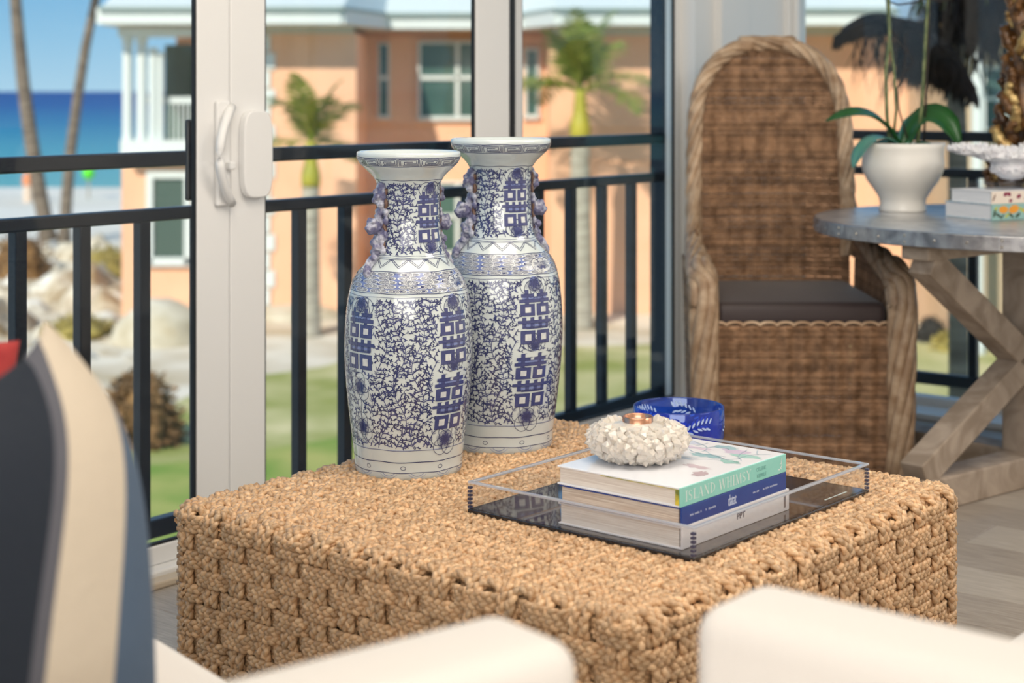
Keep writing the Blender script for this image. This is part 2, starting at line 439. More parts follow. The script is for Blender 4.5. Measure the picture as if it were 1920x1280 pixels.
# --- salmon building
M_sal = mat('salmon_stucco', S(240, 189, 152), .9, col2=S(234, 179, 142), scale=.8, bump=.15, bscale=12)
M_trim = mat('white_building_trim', S(216, 220, 214), .7)
M_drip = mat('drip_shadow_grey', S(150, 164, 158), .6)
M_roof = mat('white_tile_roof', S(208, 213, 205), .7, bump=.3, bscale=6)
M_soff = mat('soffit_paint', S(196, 192, 176), .8)
M_dglass = mat('tinted_window_glass', S(52, 78, 70), .12, col2=S(84, 110, 98), scale=.6, spec=.6)
M_dark = mat('screen_glass', S(74, 92, 82), .25)
bd = thing('apartment_building', 'two storey salmon stucco building with white eaves and quoins beyond the lawn', 'building', (0, 36, GZ))
def ebox(mb, x0, x1, y0, y1, d, dep=.12, mi=0):
    """box on a facade that stands at distance d, between picture columns and rows"""
    return mb.box(X_(x0, d), X_(x1, d), d - 36 - dep, d - 36, Z_(y1, d) - GZ, Z_(y0, d) - GZ, mi)
def fbox(name, x0, x1, y0, y1, d, m, dep=.12, parent=bd, bevel=0):
    return ebox(MB(), x0, x1, y0, y1, d, dep).obj(name, m, parent, bevel=bevel)
DW, DM, DR = 33.5, 36.0, 34.0      # left wing, recessed middle, right wing
m_ = MB()
zt_ = Z_(62, DW) - GZ
m_.box(X_(228, DW), X_(370, DW), DW - 36, 3, -.5, Z_(292, DW) - GZ)            # left wing, lower storey
m_.box(X_(368, DW), X_(668, DW), DW - 36, 3, -.5, zt_)
m_.box(X_(300, DW), X_(372, DW), DW - 36 + 1.6, 3, Z_(292, DW) - GZ, zt_)
m_.box(X_(600, DM), X_(1080, DM), DM - 36, 3, -.5, Z_(62, DM) - GZ)
m_.box(X_(1030, DR), X_(1775, DR), DR - 36, 3, -.5, Z_(65, DR) - GZ)
m_.obj('wall', M_sal, bd)
# quoins at the corner beside the door frame
for k in range(15):
    w_ = 26 if k % 2 else 17
    y0 = 64 + k * 34
    fbox('quoin', 490, 490 + w_, y0 + 1, y0 + 32, DW, M_trim, .05, bevel=.01)
# white balcony floor, columns and railing in the left wing
fbox('balcony_floor', 236, 368, 262, 292, DW, M_trim, .5)
def ecol(x0, x1, y0, y1, d, nm='column'):
    r_ = (x1 - x0) / 2 / 3066 * d; cx = X_((x0 + x1) / 2, d)
    z0, z1 = Z_(y1, d) - GZ, Z_(y0, d) - GZ
    mb = MB().lathe([(0, z0), (r_ * 1.1, z0), (r_ * 1.1, z0 + .12), (r_, z0 + .15), (r_ * .94, z1 - .15), (r_ * 1.12, z1 - .1), (r_ * 1.12, z1), (0, z1)], 20)
    mb.v = [(x + cx, y + d - 36 - .25, z) for x, y, z in mb.v]
    mb.obj(nm, M_trim, bd, smooth=False)
for a, b, c in ((235, 254, 70), (261, 281, 68), (284, 300, 90), (300, 312, 98)): ecol(a, b, c, 266, DW)
fbox('window_pane', 310, 372, 84, 264, DW + 1.6, M_dglass, .05)
fbox('balcony_rail', 278, 368, 182, 194, DW, M_trim, .08)
for k in range(10): fbox('balcony_baluster', 284 + k * 9, 286.5 + k * 9, 194, 264, DW - .02, M_trim, .03)
# windows
def win(x0, x1, y0, y1, d, mull=(), rail=None, fw=5, glass=M_dglass):
    f = MB()
    for a, b, c, e_ in ((x0 - fw, x0, y0 - fw, y1 + fw), (x1, x1 + fw, y0 - fw, y1 + fw), (x0, x1, y0 - fw, y0), (x0 - fw - 2, x1 + fw + 2, y1, y1 + fw + 3)):
        ebox(f, a, b, c, e_, d, .12)
    for mx in mull: ebox(f, mx - 4, mx + 4, y0, y1, d, .1)
    if rail: ebox(f, x0, x1, rail - 4, rail + 4, d, .1)
    o = f.obj('window', M_trim, bd, bevel=.01)
    ebox(MB(), x0, x1, y0, y1, d, .05).obj('pane', glass, o).matrix_parent_inverse = Matrix()
win(789, 905, 82, 218, DM, (858,), 146)
win(713, 727, 84, 216, DM, (), 146, 4)
win(800, 905, 345, 470, DM, (858,), 405)
win(988, 1006, 95, 215, DM, (), None, 5)
win(289, 347, 334, 482, DW, (), None, 13, M_dark)
win(1400, 1470, 120, 220, DR, (1435,), 165)
# eaves: fascia, soffit, roof
def eave(x0, x1, yt, yb, d, over, ys):
    return (x0, x1, yt, yb, d, over, ys)
fb = MB(); sf = MB()
def fasc(p, q, z0, z1, th=.15):
    fb.beam((p[0], p[1], (z0 + z1) / 2), (q[0], q[1], (z0 + z1) / 2), th, z1 - z0)
OV = 1.0
zE0, zE1 = Z_(45, DW - OV) - GZ, Z_(14, DW - OV) - GZ
PTS = [(X_(188, DW - OV), DW - OV - 36 + 0), (X_(640, DW - OV), DW - OV - 36), (X_(722, DM - OV), DM - OV - 36), (X_(985, DM - OV), DM - OV - 36), (X_(1045, DR - OV), DR - OV - 36), (X_(1772, DR - OV), DR - OV - 36)]
for p, q in zip(PTS, PTS[1:]): fasc(p, q, zE0, zE1)
fasc((PTS[0][0], 3), PTS[0], zE0, zE1)
fb.obj('fascia', M_trim, bd)
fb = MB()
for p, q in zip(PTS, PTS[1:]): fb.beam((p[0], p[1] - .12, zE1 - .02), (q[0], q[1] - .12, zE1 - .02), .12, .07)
fb.obj('drip_shadow', M_drip, bd)  # thin grey strip drawing the drip shadow between fascia and roof
fbox('frieze_shade_band', 370, 664, 47, 63, DW, M_soff, .06)  # band under the soffit with the eave shading put into its grey-beige
fbox('frieze_shade_band', 1034, 1770, 46, 66, DR, M_soff, .06)
fbox('frieze_shade_band', 672, 1032, 56, 68, DM, mat('eave_shadow_salmon', S(206, 150, 116), .9), .04)  # darker salmon painted as the eave's shadow on the middle wall
bmx = MB()
n_ = len(PTS)
V = [(x, y + .02, zE0 - .02) for x, y in PTS] + [(x, 3.2, zE0 - .02) for x, y in PTS]
V += [(x, y + .02, zE0 + .06) for x, y in PTS] + [(x, 3.2, zE0 + .06) for x, y in PTS]
F = []
for i in range(n_ - 1):
    F += [(i, i + 1, n_ + i + 1, n_ + i), (2 * n_ + i, 2 * n_ + i + 1, 3 * n_ + i + 1, 3 * n_ + i), (i, i + 1, 2 * n_ + i + 1, 2 * n_ + i), (n_ + i, n_ + i + 1, 3 * n_ + i + 1, 3 * n_ + i)]
F += [(0, n_, 3 * n_, 2 * n_), (n_ - 1, 2 * n_ - 1, 4 * n_ - 1, 3 * n_ - 1)]
bmx.add(V, F); bmx.obj('soffit', M_soff, bd)
# frieze beam over the columns, and the wall band in the shade
fbox('frieze', 232, 372, 54, 70, DW, M_trim, .5)
rf = MB()
V = [(x, y - .05, zE1 - .03) for x, y in PTS] + [(x * .96 - .2, 6.5, zE1 + 3.2) for x, y in PTS]
F = [(i, i + 1, n_ + i + 1, n_ + i) for i in range(n_ - 1)]
V += [(x, y - .05, zE1 - .15) for x, y in PTS] + [(x * .96 - .2, 6.5, zE1 + 3.0) for x, y in PTS]
F += [(2 * n_ + i, 3 * n_ + i, 3 * n_ + i + 1, 2 * n_ + i + 1) for i in range(n_ - 1)] + [(i, 2 * n_ + i, 2 * n_ + i + 1, i + 1) for i in range(n_ - 1)]
F += [(0, n_, 3 * n_, 2 * n_), (n_ - 1, 2 * n_ - 1, 4 * n_ - 1, 3 * n_ - 1)]
V2 = len(V)
V += [(PTS[0][0], 3.2, zE1 - .1), (PTS[0][0] * .96 - .2, 6.5, zE1 + 3.0)]
rf.add(V, F); rf.obj('roof', M_roof, bd)

# --- cream house at the far right
b2 = thing('cream_house', 'cream house with white porch columns seen through the dead palm fronds', 'building', (0, 30, GZ))
M_cream = mat('cream_stucco', S(200, 176, 146), .9, col2=S(190, 166, 136), scale=1)
def fb2(name, x0, x1, y0, y1, d, m, dep=.12):
    return MB().box(X_(x0, d), X_(x1, d), d - 30 - dep, d - 30, Z_(y1, d) - GZ, Z_(y0, d) - GZ).obj(name, m, b2)
MB().box(X_(1800, 30), X_(2300, 30), 0, 6, -.5, Z_(30, 30) - GZ).obj('wall', M_cream, b2)
fb2('fascia', 1790, 2320, 28, 52, 29, M_trim, .2)
MB().box(X_(1790, 29), X_(2320, 29), -1, 6, Z_(30, 29) - GZ, Z_(20, 29) - GZ).obj('soffit', M_soff, b2)
rr = MB(); z_ = Z_(28, 29) - GZ
rr.add([(X_(1780, 29), -1.2, z_), (X_(2330, 29), -1.2, z_), (X_(2330, 29), 6, z_ + 3), (X_(1780, 29), 6, z_ + 3), (X_(1780, 29), 6, z_), (X_(2330, 29), 6, z_)], [(0, 1, 2, 3), (0, 4, 5, 1), (2, 5, 4, 3), (0, 3, 4), (1, 5, 2)])
rr.obj('roof', mat('blue_grey_roof', S(150, 180, 205), .6, bump=.2, bscale=6), b2)
for a, b in ((1822, 1843), (2010, 2032)):
    mb = MB().lathe([(0, 0), (.13, 0), (.13, .2), (.105, .25), (.1, Z_(60, 28.6) - GZ - .2), (.13, Z_(60, 28.6) - GZ - .1), (.13, Z_(52, 28.6) - GZ), (0, Z_(52, 28.6) - GZ)], 20)
    mb.v = [(x + X_((a + b) / 2, 28.6), y - 1.4, z) for x, y, z in mb.v]; mb.obj('column', M_trim, b2)
for x0, x1, y0, y1 in ((1846, 1885, 130, 240), (1905, 1960, 130, 240)):
    f = MB()
    for a, b, c, e_ in ((x0 - 5, x0, y0 - 5, y1 + 5), (x1, x1 + 5, y0 - 5, y1 + 5), (x0, x1, y0 - 5, y0), (x0, x1, y1, y1 + 5), (x0, x1, (y0 + y1) / 2 - 3, (y0 + y1) / 2 + 3)):
        f.box(X_(a, 30), X_(b, 30), -.1, 0, Z_(e_, 30) - GZ, Z_(c, 30) - GZ)
    o = f.obj('window', M_trim, b2)
    MB().box(X_(x0, 30), X_(x1, 30), -.04, 0, Z_(y1, 30) - GZ, Z_(y0, 30) - GZ).obj('pane', M_dglass, o)
# low white garden wall that closes the yard on the right
#tagit(MB().box(4.6, 16, 27.0, 27.2, GZ, GZ + 1.0).obj('garden_wall', mat('garden_wall_paint', S(238, 232, 214), .9)), 'low pale garden wall in front of the cream house', 'wall')

# --- palms
M_frond = mat('palm_frond', S(112, 132, 40), .6, col2=S(150, 150, 60), scale=3)
M_frond2 = mat('palm_frond_dark', S(78, 96, 36), .6, col2=S(116, 124, 52), scale=3)
M_trunk = mat('palm_trunk', S(186, 178, 160), .9, col2=S(150, 142, 126), scale=3, stretch=(1, 1, 6), bump=.4, bscale=8)
M_trunk2 = mat('coconut_trunk', S(136, 122, 106), .95, col2=S(96, 84, 72), scale=2, stretch=(1, 1, 5), bump=.5, bscale=6)
M_shaft = mat('palm_crownshaft', S(136, 146, 52), .5, col2=S(186, 170, 60), scale=1.5, stretch=(1, 1, .6))
def frond(name, m, parent, base, az, el, length, leaf, droop, nl=46, curl=.15, wid=.022, seed=0):
    rr_ = random.Random(seed); P = []
    p = Vector(base); a = el
    dirh = Vector((math.cos(az), math.sin(az), 0))
    for i in range(15):
        P.append(p.copy()); d_ = dirh * math.cos(a) + Vector((0, 0, 1)) * math.sin(a)
        p = p + d_ * (length / 14); a -= droop / 14 * (0.5 + i / 14)
    mb = MB(); mb.tube(P, [.022 * (1 - .85 * i / 14) + .003 for i in range(15)], 5)
    side = dirh.cross(Vector((0, 0, 1)))
    for k in range(nl):
        f = .12 + .88 * k / (nl - 1); i = min(13, int(f * 14)); q = P[i].lerp(P[i + 1], f * 14 - i)
        tg = (P[i + 1] - P[i]).normalized()
        ll = leaf * math.sin(PI * min(1, .25 + .72 * f)) * rr_.uniform(.85, 1.1) + .05
        for sg in (-1, 1):
            up_ = tg.cross(side * sg) * sg
            d0 = (side * sg * .85 + tg * .6 + Vector((0, 0, 1)) * rr_.uniform(-.25, .3)).normalized()
            m1 = q + d0 * ll * .55; m2 = q + d0 * ll - Vector((0, 0, ll * curl))
            w_ = tg * wid
            mb.add([q - w_ * .5, q + w_ * .5, m1 + w_ * .8, m1 - w_ * .8, m2], [(0, 1, 2, 3), (3, 2, 4)])
    return mb.obj(name, m, parent, smooth=False, fix=False)
def palm(name, label, loc, hgt, r0, shaft, nf, length, leaf, seed, trunk=M_trunk, fr=M_frond, bend=(0, 0), droop=1.5, group=None, elr=(.1, 1.3)):
    t = thing(name, label, 'palm tree', loc)
    rr_ = random.Random(seed); P = []
    for i in range(14):
        f = i / 13; P.append((bend[0] * f * f, bend[1] * f * f, hgt * f - .1))
    MB().tube(P, [r0 * (1.25 - .45 * (i / 13)) if i > 0 else r0 * 1.6 for i in range(14)], 14).obj('trunk', trunk, t, smooth=True)
    top = Vector((bend[0], bend[1], hgt - .1))
    if shaft:
        sh = [(top.x, top.y, top.z - .05 + shaft * k / 8) for k in range(9)]
        MB().tube(sh, [r0 * (.86 - .42 * (k / 8)) + (.16 * r0 * math.sin(PI * min(1, k / 4)) if k < 4 else 0) for k in range(9)], 14).obj('crownshaft', M_shaft, t, smooth=True)
        top = Vector((top.x, top.y, top.z + shaft - .1))
    for k in range(nf):
        az = 2 * PI * k / nf * 1.0 + rr_.uniform(-.25, .25) + (0 if k % 2 else .3)
        up = k % 3 == 0
        frond('frond', fr if k % 4 else M_frond2, t, top, az, rr_.uniform(1.3, 1.5) if up else rr_.uniform(*elr), length * rr_.uniform(.85, 1.1), leaf * (.75 if up else 1), (.7 if up else droop) * rr_.uniform(.8, 1.25), seed=seed * 31 + k)
    return t
DP = 33.0
palm('young_royal_palm', 'small palm by the white quoins of the salmon building', (X_(578, 31), 31, GZ), Z_(335, 31) - GZ, .20, .85, 9, 1.45, .62, 3, bend=(.05, 0), droop=1.25, elr=(.15, 1.4))
palm('royal_palm', 'larger palm with yellow crownshaft before the salmon wall', (X_(1088, 32), 32, GZ), Z_(246, 32) - GZ, .22, .95, 12, 1.75, .75, 5, bend=(.0, 0), droop=1.5, elr=(.25, 1.4))
# two tall leaning coconut trunks at the beach
def leaning(label, xs, ys, d, r0, seed):
    t = thing('coconut_palm', label, 'palm tree', (X_(xs[0], d), d, GZ))
    P = [(X_(x, d) - X_(xs[0], d), 0, Z_(y, d) - GZ) for x, y in zip(xs, ys)]
    Q = []
    for i in range(len(P) - 1):
        for k in range(4): Q.append(tuple(P[i][j] + (P[i + 1][j] - P[i][j]) * k / 4 for j in range(3)))
    Q.append(P[-1])
    MB().tube(Q, [r0 * (1.5 if i == 0 else 1.2 - .4 * i / len(Q)) for i in range(len(Q))], 12).obj('trunk', M_trunk2, t, smooth=True)
    rr_ = random.Random(seed)
    for k in range(11):
        frond('frond', M_frond2, t, P[-1], 2 * PI * k / 11 + rr_.uniform(-.2, .2), rr_.uniform(.1, 1.1), 3.2, .9, 1.7, nl=26, wid=.06, seed=seed + k)
leaning('leftmost tall leaning palm trunk on the beach', (92, 74, 58, 44, 36, 30, 20), (452, 360, 260, 160, 80, 10, -150), 49, .2, 11)
leaning('second tall leaning palm trunk, beside the white roof corner', (120, 126, 133, 146, 160, 176, 205), (455, 360, 280, 180, 90, 15, -130), 49, .155, 21)

# hanging dead fronds in the shade, right outside the window
M_dead = mat('dead_frond_shaded', S(50, 34, 24), .95, col2=S(24, 16, 12), scale=5)  # near-black brown has the shade put into the dead frond colour
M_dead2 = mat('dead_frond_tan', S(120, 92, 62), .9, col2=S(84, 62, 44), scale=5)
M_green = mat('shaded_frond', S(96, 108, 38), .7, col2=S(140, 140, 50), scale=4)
dpm = thing('fan_palm', 'shaded palm with dark drooping dead fronds outside the right window', 'palm tree', (X_(1792, 9.2), 9.2, GZ))
D9 = 9.2
def lx9(x): return X_(x, D9) - X_(1792, D9)
def lz9(y): return Z_(y, D9) - GZ
MB().tube([(lx9(1800), 0, 0), (lx9(1796), 0, lz9(300)), (lx9(1790), 0, lz9(100)), (lx9(1790), 0, lz9(-120))], [.06, .055, .055, .05], 12).obj('trunk', M_trunk2, dpm, smooth=True)
def hang(x0, y0, x1, y1, arch, leaf, m, seed, nl=80, yoff=0, wid=.02):
    rr_ = random.Random(seed); P = []
    a = Vector((lx9(x0), yoff, lz9(y0))); c = Vector((lx9(x1), yoff - .2, lz9(y1)))
    for i in range(13):
        f = i / 12; p = a.lerp(c, f); p.z += arch * 4 * f * (1 - f); P.append(p)
    mb = MB(); mb.tube(P, [.018] * 13, 5)
    for k in range(nl):
        f = .08 + .92 * k / nl; i = min(11, int(f * 12)); q = P[i].lerp(P[i + 1], f * 12 - i)
        ll = leaf * (1.05 - .45 * f) * rr_.uniform(.6, 1.15)
        sd = Vector((rr_.uniform(-.4, .25), rr_.uniform(-.35, .35), 0))
        e1 = q + Vector((sd.x * .35 * ll, sd.y * ll * .6, -ll * .45)); e2 = q + Vector((sd.x * ll * 1.1, sd.y * ll, -ll))
        w_ = Vector((wid, wid * .4, 0))
        mb.add([q - w_ * .6, q + w_ * .6, e1 + w_, e1 - w_, e2], [(0, 1, 2, 3), (3, 2, 4)])
    return mb.obj('frond', m, dpm, fix=False)
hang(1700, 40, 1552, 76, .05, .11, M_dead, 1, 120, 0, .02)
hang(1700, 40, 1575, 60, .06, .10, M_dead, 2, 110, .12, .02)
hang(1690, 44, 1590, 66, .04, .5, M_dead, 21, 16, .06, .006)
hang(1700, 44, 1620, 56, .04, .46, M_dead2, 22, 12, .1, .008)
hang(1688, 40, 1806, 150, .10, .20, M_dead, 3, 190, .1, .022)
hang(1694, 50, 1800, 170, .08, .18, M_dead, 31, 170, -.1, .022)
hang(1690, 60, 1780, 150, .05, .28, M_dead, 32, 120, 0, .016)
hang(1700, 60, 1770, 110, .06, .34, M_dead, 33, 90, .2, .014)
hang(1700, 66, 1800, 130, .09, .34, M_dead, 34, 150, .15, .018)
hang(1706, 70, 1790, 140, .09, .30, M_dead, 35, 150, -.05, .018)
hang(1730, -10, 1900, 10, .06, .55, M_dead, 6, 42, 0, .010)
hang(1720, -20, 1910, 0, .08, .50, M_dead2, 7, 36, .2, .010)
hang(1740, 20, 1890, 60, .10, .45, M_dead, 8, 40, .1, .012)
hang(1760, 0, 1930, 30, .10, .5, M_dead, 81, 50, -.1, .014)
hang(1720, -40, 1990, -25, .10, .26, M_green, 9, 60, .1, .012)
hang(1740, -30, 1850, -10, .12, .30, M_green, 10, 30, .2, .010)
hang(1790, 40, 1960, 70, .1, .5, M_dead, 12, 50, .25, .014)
tip = [(lx9(1700), 0, lz9(70)), (lx9(1760), 0, lz9(60)), (lx9(1830), -.1, lz9(84)), (lx9(1905), -.1, lz9(160))]
MB().tube(tip, [.012, .014, .012, .008], 6).obj('dead_stalk', M_dead, dpm)

# --- rocks, mounds, bushes between the building and the beach
M_rock = mat('limestone', S(228, 222, 208), .95, col2=S(190, 182, 166), scale=1.5, bump=.6, bscale=4)
M_mound = mat('spoil_sand', S(206, 196, 174), .95, col2=S(178, 164, 136), scale=1.2, bump=.5, bscale=5)
M_scrub = mat('dry_scrub', S(146, 112, 72), .95, col2=S(104, 76, 46), scale=2.5, bump=.6, bscale=6)
M_scrub2 = mat('olive_scrub', S(178, 158, 84), .95, col2=S(120, 108, 56), scale=2.5, bump=.6, bscale=6)
def blob(name, label, cat, x, y, d, w, h, m, seed, group=None, dp=.9, disp=.28, sub=4):
    me = ico(sub, disp, 1.6, seed); me.polygons.foreach_set('use_smooth', [True] * len(me.polygons))
    o = link(name, me, m); o.location = (X_(x, d), d, GZ); o.scale = (w / 2 / 3066 * d, w / 2 / 3066 * d * dp, h / 3066 * d)
    return tagit(o, label, cat, group)
def gd(y): return (EYE - GZ) * 3066 / (y - 171)
blob('sand_mound', 'pale sand mound in front of the salmon wall beside the door frame', 'mound', 305, 640, gd(640), 190, 78, M_mound, 3, disp=.1)
blob('sand_mound', 'flat pale sand mound seen right of the white door frame', 'mound', 560, 590, gd(592), 190, 26, M_mound, 4, disp=.1)
rocks = [(105, 535, 90, 34), (20, 540, 50, 30), (95, 500, 50, 22), (195, 595, 60, 18), (120, 610, 46, 16), (40, 610, 40, 18), (160, 500, 60, 20), (60, 575, 70, 22), (215, 560, 50, 18), (150, 665, 60, 16)]
rl = ['large white rock heap seen between the first two railing bars', 'white rock at the picture edge by the first railing bar', 'white rock topping the heap behind the first railing bars',
      'low pale rock at the foot of the salmon wall corner', 'small pale rock above the striped pillow', 'small pale rock just above the red pillow', 'pale rock beside the olive scrub near the building corner', 'wide flat pale rock between the first two railing bars', 'small pale rock against the salmon wall corner', 'flat pale rock just above the brown dry bush']
for i, (x, y, w, h) in enumerate(rocks): blob('rock', rl[i], 'rock', x, y + h * .4, gd(y + h * .4), w, h, M_rock, 10 + i, 'pale rocks between the beach and the lawn', disp=.35, sub=3)
bm = bmesh.new(); nx_, ny_ = 70, 60
from mathutils import noise as _nz
gv = []
for j in range(ny_ + 1):
    for i in range(nx_ + 1):
        d = 27.5 + 22 * j / ny_; x = X_(-160 + 420 * i / nx_, d)
        e_ = min(1, 6 * i / nx_, 6 * (1 - i / nx_), 6 * j / ny_, 6 * (1 - j / ny_)); q = Vector((x * .55, d * .45, 3.3))
        h_ = max(0, .15 + .9 * _nz.fractal(q, .7, 2.1, 5)) * e_; gv.append(bm.verts.new((x, d, GZ - .05 + .75 * h_)))
for j in range(ny_):
    for i in range(nx_):
        a = j * (nx_ + 1) + i; f_ = bm.faces.new((gv[a], gv[a + 1], gv[a + nx_ + 2], gv[a + nx_ + 1])); f_.smooth = True
me = bpy.data.meshes.new('rough_ground'); bm.to_mesh(me); bm.free()
tagit(link('rough_ground', me, mat('rubble_sand', S(222, 208, 182), .95, col2=S(150, 122, 82), scale=.9, bump=.7, bscale=5, detail=10, lo=.42, hi=.66, dist=.8)), kind='structure')
def bush(name, label, x, y, w, h, ms, seed, n_leaf=500, leafsz=.07, cores=None):
    d = gd(y); t = thing(name, label, 'bush', (X_(x, d), d, GZ))
    sx_, sz_ = w / 2 / 3066 * d, h / 3066 * d
    me = ico(3, .35, 2.0, seed); o = link('branches', me, cores or ms, t); o.scale = (sx_ * .8, sx_ * .7, sz_ * .82)
    me.polygons.foreach_set('use_smooth', [True] * len(me.polygons))
    rr_ = random.Random(seed); mb = MB()
    for k in range(n_leaf):
        a = rr_.uniform(0, 2 * PI); e_ = math.asin(rr_.uniform(0, 1)); q = Vector((math.cos(a) * math.cos(e_) * sx_, math.sin(a) * math.cos(e_) * sx_ * .85, math.sin(e_) * sz_)) * rr_.uniform(.7, 1.02)
        s1 = Vector((rr_.uniform(-1, 1), rr_.uniform(-1, 1), rr_.uniform(-.4, 1))).normalized() * leafsz * rr_.uniform(.7, 1.6); s2 = s1.orthogonal().normalized() * leafsz * .35
        mb.add([q, q + s1 * .5 + s2, q + s1, q + s1 * .5 - s2], [(0, 1, 2, 3)])
    lf = mb.obj('foliage', ms, t, fix=False); lf['kind'] = 'stuff'
    return t
bush('dry_bush', 'brown dry bush on the sand in front of the lawn', 262, 838, 170, 142, M_scrub, 5, 1500, .09)
bush('dry_bush', 'brown scrub behind the first railing bar', 40, 520, 130, 90, M_scrub, 6, 400, .1)
bush('olive_bush', 'low olive scrub near the building corner', 205, 520, 130, 62, M_scrub2, 7, 500, .1)
bush('olive_bush', 'low tan scrub above the dry brown bush', 150, 632, 150, 40, M_scrub2, 8, 400, .1)
bush('olive_bush', 'grey green shrub at the salmon wall beside the quoins', 525, 578, 90, 34, mat('grey_shrub', S(140, 140, 110), .95, col2=S(104, 104, 84), scale=2.5), 9, 400, .08)
bush('olive_bush', 'dark shrub at the foot of the small palm', 630, 580, 70, 28, mat('dark_shrub', S(84, 76, 60), .95, col2=S(60, 56, 44), scale=2.5), 10, 300, .08)
bush('dark_bush', 'dark shrub seen between the wicker chair and the table brace', 1745, 640, 70, 46, mat('dark_shrub2', S(70, 66, 60), .95, col2=S(48, 46, 42), scale=2.5), 12, 300, .08)
bush('olive_bush', 'tan grass tuft behind the table brace', 1790, 660, 90, 40, M_scrub2, 13, 300, .08)
# green ball-topped post and red flag on the beach
bn = thing('beach_marker', 'green ball on a post on the beach by the leaning palm', 'marker', (X_(166, 70), 70, GZ))
me = ico(3); me.polygons.foreach_set('use_smooth', [True] * len(me.polygons)); o = link('ball', me, mat('green_ball', S(90, 220, 40), .5), bn, (0, 0, Z_(324, 70) - GZ)); o.scale = (.27, .27, .3)
MB().tube([(0, 0, 0), (0, 0, Z_(332, 70) - GZ)], .05, 8).obj('pole', M_trunk, bn)
bs = thing('beach_post', 'pale post with an orange top beside the leftmost palm trunk', 'post', (X_(53, 68), 68, GZ))
MB().tube([(0, 0, 0), (0, 0, Z_(345, 68) - GZ)], .2, 10).obj('shaft', mat('pale_post', S(226, 200, 176), .8), bs)
MB().lathe([(0, 0), (.26, 0), (.24, .35), (.1, .5), (0, .52)], 12).obj('cap', mat('orange_cap', S(226, 140, 92), .7), bs, loc=(0, 0, Z_(346, 68) - GZ))
# ------------------------------------------------------------------ woven coffee table
TCX, TCY, TA, TB, TZ = .112, 2.965, .513, .513, .40
def braid(name, P, N, keep=None, w=.0184, L=.045, rng=NR, m=6, per=10):
    """a three strand plait along path P with surface normals N; strands cross over and under each other"""
    P = np.asarray(P, float); N = np.asarray(N, float)
    s = np.concatenate([[0], np.cumsum(np.linalg.norm(np.diff(P, axis=0), axis=1))])
    n = max(8, int(s[-1] / L * per)); q = np.linspace(0, s[-1], n)
    p = np.stack([np.interp(q, s, P[:, k]) for k in range(3)], 1)
    nn = np.stack([np.interp(q, s, N[:, k]) for k in range(3)], 1)
    T = np.gradient(p, axis=0); T /= np.linalg.norm(T, axis=1)[:, None]
    nn -= (nn * T).sum(1)[:, None] * T; nn /= np.linalg.norm(nn, axis=1)[:, None]
    Sd = np.cross(nn, T)
    ph0 = rng.uniform(0, 2 * PI); sgn = 1 if rng.rand() < .5 else -1
    wob = 1 + .10 * np.interp(q, np.linspace(0, s[-1], max(3, int(s[-1] / .03))), rng.uniform(-1, 1, max(3, int(s[-1] / .03))))
    Vs, Fs, As = [], [], []; base = 0
    ang = np.arange(m) * 2 * PI / m; i = np.arange(n - 1)[:, None] * m; jj = np.arange(m)[None, :]; j2 = (jj + 1) % m
    F0 = np.stack([i + jj, i + j2, i + m + j2, i + m + jj], -1).reshape(-1, 4)
    rope_t = rng.uniform(.90, 1.06)
    for k in range(3):
        ph = ph0 + sgn * 2 * PI * q / L + k * 2 * PI / 3
        c = p + Sd * (w * .265 * np.sin(ph))[:, None] + nn * (w * .185 * np.sin(2 * ph) * sgn)[:, None]
        Tc = np.gradient(c, axis=0); Tc /= np.linalg.norm(Tc, axis=1)[:, None]
        A = np.cross(nn, Tc); A /= np.linalg.norm(A, axis=1)[:, None]; B = np.cross(Tc, A)
        r = w * .274 * wob * (.86 + .28 * np.sin(2 * ph) * sgn)
        V = c[:, None] + (r[:, None] * np.cos(ang)[None])[..., None] * A[:, None] + (r[:, None] * np.sin(ang)[None])[..., None] * B[:, None]
        cell = np.floor((ph - .4) / PI).astype(int); cell -= cell.min(); tv_ = rng.uniform(.72, 1.14, cell.max() + 1)[cell] * rope_t
        warm = rng.uniform(-.02, .02)
        Vs.append(V.reshape(-1, 3)); Fs.append(F0 + base); base += n * m
        col = np.stack([tv_, tv_ * (1 + warm), tv_ * (1 + 2 * warm), np.ones(n)], 1); As.append(np.repeat(col, m, 0))
    me = fmesh(name, np.concatenate(Vs), np.concatenate(Fs))
    at_ = me.attributes.new('tone', 'FLOAT_COLOR', 'POINT'); at_.data.foreach_set('color', np.concatenate(As).astype(np.float32).ravel())
    return me
M_grass = mat('seagrass_braid', S(224, 188, 147), .34, col2=S(200, 159, 117), scale=60, attr='tone', spec=.6, bump=.35, bscale=160)
M_core = mat('table_core', S(120, 88, 58), .9)
ctab = thing('coffee_table', 'square coffee table woven all over from tan braided seagrass rope', 'coffee table', (TCX, TCY, 0), RZT)
MB().box(-TA + .022, TA - .022, -TB + .022, TB - .022, .004, TZ - .021).obj('core', M_core, ctab, bevel=.02)
HW = .0082
SPW = 4 * 2 * TA / 64 * 1.0
RC = .05
